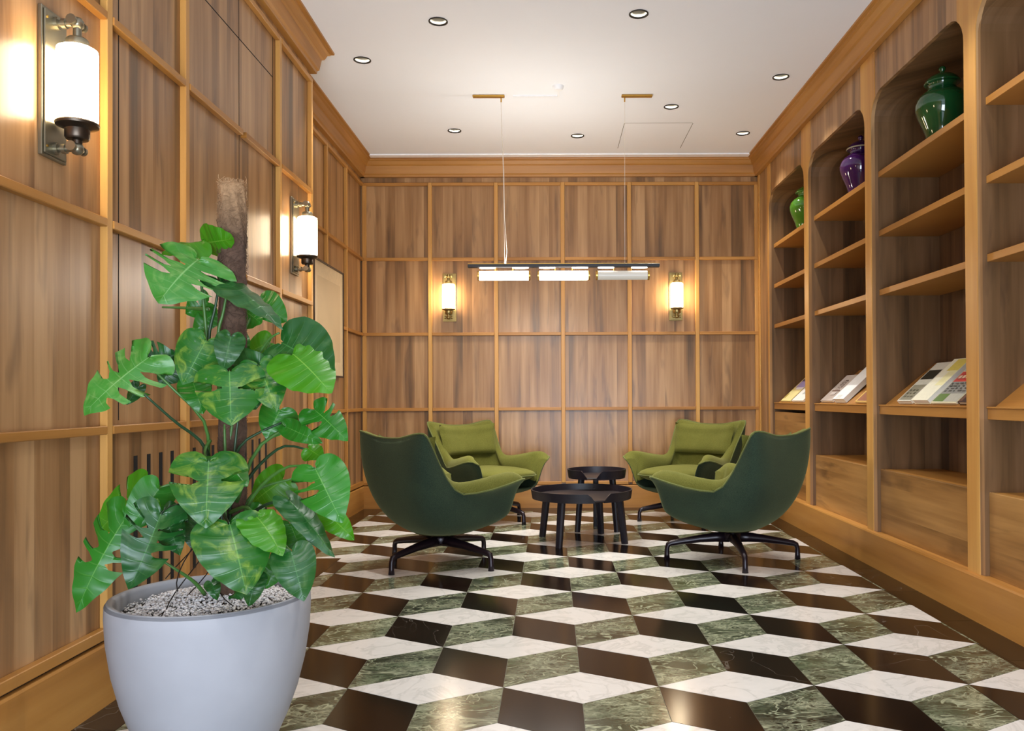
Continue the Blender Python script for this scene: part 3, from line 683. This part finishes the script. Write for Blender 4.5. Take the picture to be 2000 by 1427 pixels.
# ---------------------------------------------------------------- lidded jars
def jar(y, mat, lab, rim=None):
    t = empty('lidded_jar', (2.082, y, 2.33)); tag(t, lab, 'jar', 'glazed lidded jars on the top shelves')
    body = [(.001, 0), (.080, 0), (.084, .006), (.080, .02), (.082, .045), (.096, .09), (.118, .14), (.133, .185), (.136, .215), (.128, .245), (.108, .27), (.084, .287), (.072, .295), (.069, .305), (.071, .325), (.074, .328), (.001, .328)]
    MB().lathe(body, n=40, cap=False).build('jar_body', mat, t, True)
    lid = [(.001, .326), (.088, .326), (.092, .330), (.090, .335), (.080, .350), (.058, .368), (.032, .380), (.012, .385), (.010, .392), (.017, .400), (.018, .410), (.010, .420), (.001, .424)]
    l = MB().lathe(lid, n=36, cap=False).build('lid', mat, t, True)
    if rim: MB().lathe([(.090, .3255), (.0935, .330), (.0905, .3345)], n=36, cap=False).build('lid_rim', rim, l, True)
    return t
jar(6.645, M['glaze_lime'], 'glossy leaf-green lidded jar, the smallest looking one by the back wall')
jar(5.48, M['glaze_purple'], 'glossy deep purple lidded jar on a top shelf', plain('worn_rim', '#a39a7c', .4))
jar(4.33, M['glaze_green'], 'glossy dark bottle-green lidded jar, the largest in view')
# ---------------------------------------------------------------- books on the sloping boards
SL = math.atan2(1.230-.950, 2.27-(XR+.07))
M['page'] = plain('book_pages', '#e9e6da', .8, 0, .03, 200)
_ink = {}
def ink(c):
    if c not in _ink: _ink[c] = plain('print_' + c, '#' + c, .45, 0, .05, 60)
    return _ink[c]
def book(y1, y0, L, th, cover, prints, label, skew=0):
    """y1 far edge, y0 near edge; prints: (u0,u1,v0,v1,colour) with u up the slope and v from far to near, 0..1"""
    t = empty('book', (XR+.078, (y0+y1)/2, .958)); t.rotation_euler = (0, -SL, D(skew)); tag(t, label, 'book', 'books on the sloping display boards')
    w = y1-y0; cv = ink(cover)
    box('page_block', .003, L-.003, -w/2+.004, w/2-.003, .003, th-.002, M['page'], t)
    box('back_cover', 0, L, -w/2, w/2, .001, .003, cv, t)
    c = box('front_cover', 0, L, -w/2, w/2, th-.002, th, cv, t)
    box('spine', 0, L, w/2-.003, w/2, .003, th-.002, cv, t)
    for i, (u0, u1, v0, v1, col) in enumerate(prints):
        box('cover_print', L*u0, L*u1, w/2-w*v1, w/2-w*v0, th+.0002*i, th+.0004+.0002*i, ink(col), c)
    return t
random.seed(3)
def texty(u0, u1, v0, v1, col, rows, cols):
    out = []
    for r_ in range(rows):
        for c_ in range(cols):
            du = (u1-u0)/rows; dv = (v1-v0)/cols; out.append((u0+du*r_+du*.2, u0+du*r_+du*random.uniform(.5, .8), v0+dv*c_+dv*.15, v0+dv*c_+dv*random.uniform(.5, .9), col))
    return out
book(7.05, 6.77, .30, .012, 'e8d98a', [(.02, .45, .03, .97, 'efe3a0'), (.55, .80, .1, .97, 'a99bd0'), (.80, .98, .1, .97, '54395c'), (.46, .55, .3, .97, 'e9e2ee'), (.12, .3, .05, .16, 'a98f30')], 'thin yellow and violet covered book, farthest of all by the back wall')
book(6.72, 6.42, .30, .016, 'ecebe4', [(.25, .4, .35, .8, 'b9bdb8'), (.5, .6, .3, .9, '9a938c')], 'white covered book in the bay nearest the back wall')
book(5.995, 5.745, .27, .018, 'c5b7ac', texty(.42, .80, .28, .68, '5c463e', 5, 3) + [(.22, .34, .32, .7, 'dccfc6'), (.36, .40, .2, .8, '7d6558')], 'grey-beige book with dark lettering under the purple jar')
book(5.70, 5.49, .34, .036, 'f3f3f1', [(.03, .12, .2, .6, 'dadcd6')], 'thick plain white book under the purple jar')
book(5.32, 5.10, .30, .014, 'e2c46e', [(.02, .3, .1, .95, 'a06a50'), (.34, .5, .1, .95, 'dbb648')], 'yellow and brown book under the purple jar, half hidden by the post')
book(4.655, 4.480, .315, .022, 'ddd9c9', [(.03, .42, .06, .94, '8f8c78'), (.42, .56, .06, .94, 'c6c4b4'), (.56, .80, .06, .94, '2c2a1c')] + texty(.08, .32, .15, .85, '5f5c4a', 3, 3), 'book with a black and white photograph on its cover')
book(4.455, 4.27, .325, .030, 'f1efd6', [(.70, .98, .3, .97, 'e2d36a'), (.35, .7, .5, .97, 'eee9b4')], 'thick cream covered book beside the red titled book')
book(4.255, 3.99, .30, .012, 'e9e3c0', [(.80, .98, .02, .98, '8fb0ac'), (.52, .78, .02, .98, 'c8453c'), (.22, .52, .02, .98, '8c8c86'), (.03, .22, .02, .45, '5f7c3c'), (.03, .22, .45, .98, 'b4b3a6')] + texty(.57, .73, .06, .94, 'f0d8b8', 1, 6) + texty(.26, .5, .06, .94, '55544e', 4, 5), 'thin book with a red title band over a grey landscape')
book(3.965, 3.80, .28, .018, '3a2620', [(.03, .97, .02, .2, '6b4a3a')], 'dark brown book half hidden behind the post')
book(3.33, 3.08, .28, .020, '14110f', [(.1, .2, .2, .8, '2c2622')], 'black book at the right edge of the photo')

# ---------------------------------------------------------------- planter
PX, PY = -.952, 2.30
t = empty('planter', (PX, PY, 0)); tag(t, 'large pale grey rounded fibre-clay planter holding the monstera', 'plant pot')
prof = [(.001, 0), (.135, 0), (.150, .012), (.178, .06), (.205, .12), (.230, .19), (.250, .27), (.262, .35), (.266, .42), (.265, .452), (.260, .460), (.254, .462), (.246, .459), (.243, .450), (.241, .40), (.225, .38)]
MB().lathe(prof[:-5], n=64, cap=False).build('pot_body', M['pot'], t, True)
MB().lathe(prof[-7:], n=64, cap=False).build('rim', M['pot'], t, True)
MB().lathe([(.001, .430), (.16, .427), (.241, .417)], n=32, cap=False).build('soil', M['soil'], t, True)
# pebbles: loose gravel, one object
import itertools
V = []; F = []; rnd = random.Random(5)
ico = [(0, 0, 1), (.89, 0, .2), (.28, .85, .2), (-.72, .53, .2), (-.72, -.53, .2), (.28, -.85, .2), (0, 0, -.8)]
icf = [(0, 1, 2), (0, 2, 3), (0, 3, 4), (0, 4, 5), (0, 5, 1), (6, 2, 1), (6, 3, 2), (6, 4, 3), (6, 5, 4), (6, 1, 5)]
for k in range(6200):
    a = rnd.uniform(0, 2*math.pi); r_ = .239*math.sqrt(rnd.random()); x = r_*math.cos(a); y = r_*math.sin(a)
    if x < -.175 and y > -.12 and rnd.random() < .85: continue
    s = rnd.uniform(.0026, .0058); z = .439 - .35*max(0, r_-.15)**1.2 + rnd.uniform(-.004, .010) + .012*math.exp(-(x*x+y*y)/.01); q = rnd.uniform(0, 6.28); n0 = len(V); e = rnd.uniform(.6, 1.3)
    for p in ico:
        px, py = p[0]*math.cos(q)-p[1]*math.sin(q), p[0]*math.sin(q)+p[1]*math.cos(q)
        V.append((PX + x + px*s, PY + y + py*s*e, z + p[2]*s*.8))
    F += [tuple(i+n0 for i in f) for f in icf]
g = mobj('gravel', V, F, M['pebble']); tag(g, 'small white gravel covering the soil in the planter', 'gravel', kind='stuff')
# ---------------------------------------------------------------- monstera
plant = empty('monstera_plant', (PX, PY, .41)); tag(plant, 'tall variegated monstera with glossy split leaves climbing a coir pole', 'plant')
plant_inv = Matrix.Translation(Vector((-PX, -PY, -.41)))
def pl(o): o.parent = plant; o.matrix_parent_inverse = plant_inv; return o
# coir pole: lumpy fibrous cylinder and loose fibres
pole_pts = [(-.905, 2.33, z) for z in (.36, .7, 1.0, 1.3, 1.6)]
V = []; F = []; nn, mm = 28, 90; rnd = random.Random(2)
ph = [(rnd.uniform(0, 6.28), rnd.randint(2, 7), rnd.uniform(15, 60), rnd.uniform(.3, 1)) for _ in range(14)]
for j in range(mm+1):
    z = .36 + (1.612-.36)*j/mm
    for i in range(nn):
        a = 2*math.pi*i/nn; d = sum(w*math.sin(k*a + f*z + p) for p, k, f, w in ph)*.0011 + rnd.uniform(-.0012, .0012)
        r_ = .036 + d
        if j == mm: r_ *= .82
        V.append((-.905 + r_*math.cos(a), 2.33 + r_*math.sin(a), z + rnd.uniform(-.002, .002)))
for j in range(mm):
    for i in range(nn): F.append((j*nn+i, j*nn+(i+1) % nn, (j+1)*nn+(i+1) % nn, (j+1)*nn+i))
F.append(tuple(range(mm*nn, (mm+1)*nn)))
pole = pl(mobj('coir_pole', V, F, M['coir'], None, True))
fb = MB()
for k in range(1500):
    z = 1.612 - abs(rnd.gauss(0, .22)) if k < 900 else rnd.uniform(.6, 1.6)
    if z < .5: continue
    a = rnd.uniform(0, 2*math.pi); da = rnd.uniform(-1.2, 1.2); dz = rnd.uniform(-.03, .03); top = k < 90
    if top: z = 1.61; q0 = rnd.uniform(0, .034); p = [(q0*math.cos(a+da*f), q0*math.sin(a+da*f), z + .012*math.sin(math.pi*f)+.003*f) for f in (0, .33, .66, 1)]
    else: p = [((.036+b_)*math.cos(a+da*f), (.036+b_)*math.sin(a+da*f), z+dz*f) for f, b_ in ((0, 0), (.33, .003), (.66, .004), (1, rnd.uniform(0, .008)))]
    fb.tube([(-.905+x, 2.33+y, z_) for x, y, z_ in p], rnd.uniform(.0003, .0007), 3, False)
fo = fb.build('coir_fibres', M['coir'], pole); fo['kind'] = 'stuff'
# leaf materials: midrib and veins follow the leaf's own UV map
def leafmat(name, c_dark, c_mid, c_vein, var, varcol, trans=.12):
    m, nt, b = newmat(name); uv = N(nt, 'ShaderNodeUVMap', uv_map='leaf'); sp = N(nt, 'ShaderNodeSeparateXYZ'); nt.links.new(uv.outputs[0], sp.inputs[0]); U, Vv = sp.outputs[0], sp.outputs[1]
    tc = N(nt, 'ShaderNodeTexCoord'); oi = N(nt, 'ShaderNodeObjectInfo'); r = mth(nt, 'MULTIPLY', oi.outputs['Random'], 30.0)
    add = N(nt, 'ShaderNodeVectorMath', operation='ADD'); nt.links.new(tc.outputs['Object'], add.inputs[0]); nt.links.new(comb(nt, r, r, r), add.inputs[1]); v = add.outputs[0]
    n = noise(nt, v, 14, 3); c = mix(nt, n, srgb(c_dark), srgb(c_mid))
    c = mix(nt, mth(nt, 'MULTIPLY', oi.outputs['Random'], .35), c, srgb(c_dark))
    au = mth(nt, 'ABSOLUTE', U)
    rib = mth(nt, 'SUBTRACT', 1.0, mth(nt, 'MULTIPLY', au, 34.0), clamp=True)
    side = mth(nt, 'SUBTRACT', 1.0, mth(nt, 'MULTIPLY', mth(nt, 'ABSOLUTE', mth(nt, 'SUBTRACT', mth(nt, 'FRACT', mth(nt, 'MULTIPLY', Vv, 9.0)), .5)), 14.0), clamp=True)
    side = mth(nt, 'MULTIPLY', side, mth(nt, 'SUBTRACT', 1.0, au, clamp=True))
    vv = mth(nt, 'MAXIMUM', mth(nt, 'MULTIPLY', rib, .75), mth(nt, 'MULTIPLY', side, .32)); c = mix(nt, vv, c, srgb(c_vein))
    if var > 0:
        vn = noise(nt, comb(nt, mth(nt, 'ADD', mth(nt, 'MULTIPLY', U, 1.2), r), mth(nt, 'ADD', mth(nt, 'MULTIPLY', Vv, 2.6), r), r), 1.5, 4, .62, .8)
        mk = ramp(nt, vn, [(.50, (0, 0, 0)), (.72, (1, 1, 1))]); c = mix(nt, mth(nt, 'MULTIPLY', mk, var), c, srgb(varcol))
        vn2 = noise(nt, v, 22, 2); mk2 = ramp(nt, vn2, [(.76, (0, 0, 0)), (.80, (1, 1, 1))]); c = mix(nt, mth(nt, 'MULTIPLY', mk2, var*.5), c, srgb('#d8cfd6'))
    nt.links.new(c, b.inputs['Base Color']); b.inputs['Roughness'].default_value = .34; b.inputs['Specular IOR Level'].default_value = .42
    bump(nt, b, side, .25, .004)
    tr = N(nt, 'ShaderNodeBsdfTranslucent'); nt.links.new(mix(nt, .5, c, srgb('#7fbf20')), tr.inputs[0]); ms = N(nt, 'ShaderNodeMixShader'); ms.inputs[0].default_value = trans
    nt.links.new(b.outputs[0], ms.inputs[1]); nt.links.new(tr.outputs[0], ms.inputs[2]); nt.links.new(ms.outputs[0], nt.nodes['Material Output'].inputs[0]); return m
LM = [leafmat('leaf_mid', '#1b5c16', '#2d8022', '#69a04a', .0, '#b9c46a'), leafmat('leaf_dark', '#0d3d16', '#19561f', '#41783c', .12, '#8fae6a', .06),
      leafmat('leaf_lime_backlit', '#2f7410', '#4d951a', '#86b845', .0, '#c5cf6a', .25), leafmat('leaf_pale', '#2b7020', '#4b9038', '#8dbb74', .35, '#a5bf72'),  # lime leaf: bright green with light from behind painted into the colour
      leafmat('leaf_variegated', '#144a16', '#276e20', '#5d9440', .62, '#8fa83e', .08)]
OUTL = [(0, (.03, -.02, 0)), (.06, (.16, -.13, 0)), (.14, (.33, -.13, 0)), (.26, (.47, -.01, 0)), (.40, (.50, .19, 0)), (.55, (.455, .40, 0)), (.70, (.36, .61, 0)), (.84, (.22, .80, 0)), (.94, (.09, .93, 0)), (1, (0, 1.0, 0))]
def make_leaf(B, T, wid, roll, tone, sl, sr, idx):
    rn = random.Random(idx*7+1); B = Vector(B); T = Vector(T); L = (T-B).length; d = (T-B).normalized()
    camd = (Vector((0, 0, 1.0)) - (B+T)/2).normalized(); nrm = (camd + Vector((0, 0, .35))); nrm = (nrm - d*nrm.dot(d)).normalized()
    nrm = (Matrix.Rotation(D(roll), 3, d) @ nrm); side = d.cross(nrm).normalized()
    NS, NU = 30, 9; droop = rn.uniform(.06, .14)*L; fold = rn.uniform(.15, .34); rip = rn.uniform(.014, .026)*L; phs = rn.uniform(0, 6)
    verts = []; uvs = []; faces = []
    for sg, ns in ((1, sr), (-1, sl)):
        cuts = []
        if ns: 
            span = [.30, .46, .60, .74][:ns] if ns > 1 else [.42]
            cuts = [(c + rn.uniform(-.015, .015), rn.uniform(.16, .34), rn.uniform(.026, .042)*(1 if ns > 1 else 1.3)) for c in span]
        rows = [k/NS for k in range(NS+1)]; base = len(verts); keep = []
        cutrow = {}
        for c, u0, wdt in cuts:
            k = min(range(NS), key=lambda q: abs((rows[q]+rows[q+1])/2 - c)); cutrow[k] = (c, u0, wdt)
        for k, s in enumerate(rows):
            for j in range(NU+1):
                u = j/NU; ss = s
                for kk, (c, u0, wdt) in cutrow.items():
                    if u >= u0:
                        op = wdt*min(1, (u-u0)/.25)*(1 + .6*u) + .0005
                        if k == kk: ss = c - op
                        elif k == kk+1: ss = c + op
                    else:
                        if k == kk: ss = c - .0166
                        elif k == kk+1: ss = c + .0166
                o = catmull(OUTL, min(1, max(0, ss))); m0 = ss**1.15*.93
                x = o[0]*wid*u; y = (m0*(1-u) + o[1]*u + .05*math.sin(math.pi*u)*(1-ss))*L
                z = -droop*4*(y/L-.45)**2*(.6 if y > 0 else .3) + droop*.5 - fold*abs(x)*(.35+abs(x)/wid*1.5) + rip*math.sin(ss*38+phs)*u*(1-u*.3) + .006*math.sin(9*ss+phs*2)*u
                verts.append(B + d*y + side*(x*sg) + nrm*z); uvs.append((u*sg, ss))
        for k in range(NS):
            for j in range(NU):
                if k in cutrow and (j+.5)/NU > cutrow[k][1]: continue
                q = (base+k*(NU+1)+j, base+k*(NU+1)+j+1, base+(k+1)*(NU+1)+j+1, base+(k+1)*(NU+1)+j)
                faces.append(q if sg > 0 else q[::-1])
    me = bpy.data.meshes.new('leaf'); me.from_pydata([tuple(v) for v in verts], [], faces); me.update()
    ul = me.uv_layers.new(name='leaf')
    for lp in me.loops: ul.data[lp.index].uv = uvs[lp.vertex_index]
    bm = bmesh.new(); bm.from_mesh(me); bmesh.ops.remove_doubles(bm, verts=bm.verts, dist=.0004); bm.to_mesh(me); bm.free()
    me.polygons.foreach_set('use_smooth', [True]*len(me.polygons)); me.materials.append(LM[tone])
    o = bpy.data.objects.new('leaf', me); COL.objects.link(o); pl(o)
    if tone == 4: o['label'] = 'leaf with cream and pink variegation'
    elif tone == 2: o['label'] = 'bright lime green leaf with back light painted in'
    return o
LEAVES = [
    (-0.979, 2.32, 1.443, -0.876, 2.26, 1.442, 0.1, 45, 2, 0, 0),
    (-0.98, 2.31, 1.444, -1.082, 2.27, 1.408, 0.129, 50, 2, 0, 1),
    (-0.97, 2.26, 1.386, -1.023, 2.14, 1.256, 0.244, 10, 3, 3, 3),
    (-0.925, 2.28, 1.329, -0.712, 2.18, 1.186, 0.109, -35, 1, 0, 0),
    (-0.873, 2.46, 1.298, -0.787, 2.44, 1.23, 0.095, 10, 0, 0, 1),
    (-0.927, 2.45, 1.274, -0.852, 2.42, 1.222, 0.106, 20, 0, 2, 1),
    (-1.017, 2.44, 1.289, -1.078, 2.42, 1.253, 0.097, -30, 0, 0, 2),
    (-1.009, 2.45, 1.256, -1.062, 2.43, 1.194, 0.067, 0, 0, 0, 1),
    (-0.732, 2.22, 1.154, -0.569, 2.16, 1.068, 0.205, 10, 1, 0, 0),
    (-0.686, 2.17, 1.121, -0.562, 2.1, 1.014, 0.163, -8, 2, 0, 0),
    (-0.931, 2.22, 1.163, -0.97, 2.16, 1.038, 0.131, 0, 4, 0, 0),
    (-0.842, 2.16, 1.168, -0.847, 2.12, 1.074, 0.077, 0, 1, 0, 0),
    (-0.831, 2.12, 1.076, -0.803, 2.06, 0.933, 0.175, 5, 4, 1, 1),
    (-0.778, 2.18, 1.092, -0.71, 2.12, 0.969, 0.123, -5, 4, 1, 0),
    (-0.869, 2.24, 1.094, -0.74, 2.2, 1.092, 0.103, 35, 1, 0, 1),
    (-0.842, 2.46, 1.171, -0.917, 2.44, 1.13, 0.092, 0, 2, 0, 0),
    (-0.952, 2.46, 1.199, -0.899, 2.44, 1.142, 0.067, 0, 0, 0, 0),
    (-1.073, 2.2, 1.116, -1.21, 2.12, 0.964, 0.167, 18, 3, 4, 3),
    (-1.098, 2.24, 1.112, -1.031, 2.26, 1.121, 0.093, 25, 1, 2, 2),
    (-1.153, 2.3, 1.041, -1.188, 2.3, 0.986, 0.043, 0, 1, 0, 0),
    (-0.979, 2.24, 1.053, -0.934, 2.2, 0.964, 0.086, 0, 0, 0, 0),
    (-0.759, 2.3, 0.973, -0.792, 2.28, 0.888, 0.106, 0, 0, 0, 0),
    (-0.65, 2.24, 0.973, -0.546, 2.2, 0.886, 0.103, 0, 0, 2, 1),
    (-0.728, 2.24, 0.926, -0.617, 2.2, 0.883, 0.058, 20, 0, 0, 0),
    (-0.682, 2.3, 0.861, -0.634, 2.28, 0.834, 0.063, 0, 2, 0, 0),
    (-0.624, 2.16, 0.821, -0.537, 2.1, 0.685, 0.146, 8, 0, 0, 2),
    (-0.707, 2.2, 0.733, -0.565, 2.14, 0.588, 0.081, -20, 1, 0, 0),
    (-0.628, 2.28, 0.686, -0.544, 2.26, 0.613, 0.074, 0, 2, 0, 0),
    (-0.787, 2.42, 0.765, -0.882, 2.4, 0.693, 0.126, 0, 2, 0, 0),
    (-0.884, 2.12, 0.844, -0.859, 2.04, 0.683, 0.19, 4, 4, 1, 1),
    (-0.896, 2.2, 0.849, -0.799, 2.16, 0.771, 0.114, -25, 0, 0, 1),
    (-0.816, 2.08, 0.689, -0.743, 2.0, 0.525, 0.191, -4, 4, 0, 0),
    (-0.763, 2.12, 0.699, -0.675, 2.06, 0.607, 0.115, -20, 2, 0, 0),
    (-0.668, 2.1, 0.615, -0.622, 2.06, 0.494, 0.112, 5, 1, 0, 0),
    (-0.721, 2.26, 0.661, -0.681, 2.24, 0.578, 0.084, 0, 0, 0, 0),
    (-1.113, 2.16, 0.699, -1.205, 2.08, 0.464, 0.148, 12, 0, 3, 3),
    (-0.977, 2.06, 0.719, -1.028, 2.0, 0.539, 0.142, -14, 1, 3, 2),
    (-1.003, 2.12, 0.716, -0.94, 2.08, 0.605, 0.084, 0, 1, 0, 1),
    (-1.131, 2.3, 0.76, -1.254, 2.26, 0.633, 0.137, 10, 2, 1, 1),
    (-1.039, 2.18, 0.767, -1.11, 2.14, 0.655, 0.105, -15, 0, 0, 0),
    (-1.027, 2.1, 0.739, -0.999, 2.08, 0.7, 0.044, 0, 2, 0, 0),
    (-0.879, 2.12, 0.531, -0.855, 2.1, 0.491, 0.04, 0, 1, 0, 0),
    (-0.756, 2.1, 0.553, -0.76, 2.06, 0.482, 0.06, 0, 1, 0, 0),
    (-0.795, 2.1, 0.516, -0.816, 2.08, 0.493, 0.047, 40, 1, 0, 0),
    (-0.758, 2.26, 0.549, -0.779, 2.24, 0.484, 0.062, 0, 0, 0, 0),
    (-0.87, 2.3, 1.049, -0.82, 2.28, 0.971, 0.114, 10, 1, 0, 1),
    (-0.932, 2.31, 1.129, -0.966, 2.29, 1.057, 0.1, -10, 0, 0, 0),
    (-0.862, 2.3, 0.685, -0.793, 2.28, 0.63, 0.1, 0, 0, 0, 0),
    (-0.965, 2.26, 0.677, -0.984, 2.24, 0.596, 0.098, 0, 1, 0, 0),
    (-1.033, 2.28, 1.114, -1.077, 2.26, 1.04, 0.099, 0, 1, 1, 2),
]
STALKS = [
    [(-1.06, 2.14, 1.014), (-1.01, 2.2, 0.943), (-0.962, 2.28, 0.869), (-0.945, 2.3, 0.742)],
    [(-1.08, 2.2, 1.094), (-1.024, 2.2, 1.039), (-0.952, 2.25, 0.941), (-0.959, 2.3, 0.828), (-0.949, 2.3, 0.671)],
    [(-0.97, 2.26, 1.383), (-0.962, 2.26, 1.31), (-0.959, 2.28, 1.199), (-0.958, 2.29, 1.071)],
    [(-0.918, 2.27, 1.322), (-0.929, 2.27, 1.254), (-0.951, 2.28, 1.17), (-0.948, 2.28, 1.028)],
    [(-0.893, 2.27, 1.317), (-0.907, 2.27, 1.24), (-0.921, 2.27, 1.176), (-0.922, 2.28, 1.028)],
    [(-1.031, 2.16, 0.583), (-0.995, 2.18, 0.55), (-0.966, 2.22, 0.509), (-0.954, 2.26, 0.466)],
    [(-0.751, 2.28, 0.934), (-0.813, 2.28, 0.907), (-0.865, 2.28, 0.869), (-0.914, 2.3, 0.771), (-0.925, 2.3, 0.613)],
    [(-0.736, 2.22, 1.179), (-0.778, 2.24, 1.155), (-0.849, 2.28, 1.056), (-0.896, 2.3, 0.928), (-0.899, 2.3, 0.77)],
    [(-0.896, 2.25, 0.932), (-0.894, 2.25, 0.86), (-0.899, 2.27, 0.745), (-0.906, 2.28, 0.574)],
    [(-0.869, 2.28, 0.954), (-0.88, 2.28, 0.858), (-0.896, 2.29, 0.715), (-0.905, 2.3, 0.556)],
    [(-0.65, 2.24, 0.971), (-0.687, 2.26, 0.934), (-0.732, 2.27, 0.92), (-0.821, 2.28, 0.857), (-0.882, 2.3, 0.713)],
    [(-0.624, 2.16, 0.818), (-0.71, 2.2, 0.818), (-0.81, 2.25, 0.747), (-0.881, 2.29, 0.629)],
    [(-0.989, 2.08, 0.713), (-0.97, 2.14, 0.727), (-0.948, 2.22, 0.682), (-0.945, 2.28, 0.589)],
    [(-1.039, 2.18, 0.767), (-1.004, 2.2, 0.77), (-0.96, 2.26, 0.705), (-0.938, 2.29, 0.601)],
    [(-1.146, 2.42, 1.272), (-1.078, 2.42, 1.27), (-1.001, 2.4, 1.263)],
    [(-0.682, 2.3, 0.858), (-0.76, 2.32, 0.866), (-0.842, 2.34, 0.803), (-0.886, 2.34, 0.737)],
    [(-0.741, 2.34, 0.773), (-0.835, 2.34, 0.744), (-0.882, 2.33, 0.68)],
    [(-0.922, 2.2, 0.836), (-0.945, 2.24, 0.86), (-0.948, 2.28, 0.886)],
    [(-0.832, 2.12, 0.68), (-0.871, 2.18, 0.701), (-0.913, 2.27, 0.745)],
    [(-0.77, 2.14, 0.693), (-0.819, 2.2, 0.712), (-0.892, 2.28, 0.687)],
    [(-0.674, 2.12, 0.608), (-0.744, 2.18, 0.633), (-0.86, 2.27, 0.576), (-0.914, 2.3, 0.513)],
    [(-0.707, 2.2, 0.73), (-0.779, 2.24, 0.713), (-0.874, 2.29, 0.658)],
    [(-0.839, 2.45, 1.17), (-0.863, 2.42, 1.09), (-0.893, 2.36, 0.985)],
    [(-0.873, 2.46, 1.294), (-0.901, 2.42, 1.21), (-0.914, 2.36, 1.117)],
    [(-1.113, 2.16, 0.699), (-1.079, 2.2, 0.72), (-1.006, 2.25, 0.678), (-0.959, 2.3, 0.571)],
]

for i, (a, b_, c, d_, e, f, wd, roll, tone, sl, sr) in enumerate(LEAVES): make_leaf((a, b_, c), (d_, e, f), wd, roll, tone, sl, sr, i)
for i, s in enumerate(STALKS):
    keys = [(k/(len(s)-1), p) for k, p in enumerate(s)]; pts = [catmull(keys, k/10) for k in range(11)]
    pl(MB().tube(pts, [.0028 + .0032*k/10 for k in range(11)], 7).build('leaf_stalk', M['stem'] if i % 3 else M['stem_dark'], None, True))
# thin aerial roots curling over the gravel
for k in range(9):
    a = rnd.uniform(0, 6.28); p = Vector((-.905+.04*math.cos(a), 2.28+.04*math.sin(a), .62+rnd.uniform(-.08, .1))); pts = [p]
    for q in range(6): p = p + Vector((.022*math.cos(a+q*.35), .022*math.sin(a+q*.35)-.006, -.036 + .004*q)); pts.append(p)
    pl(MB().tube(pts, .0016, 5).build('aerial_root', M['soil'], None, True))
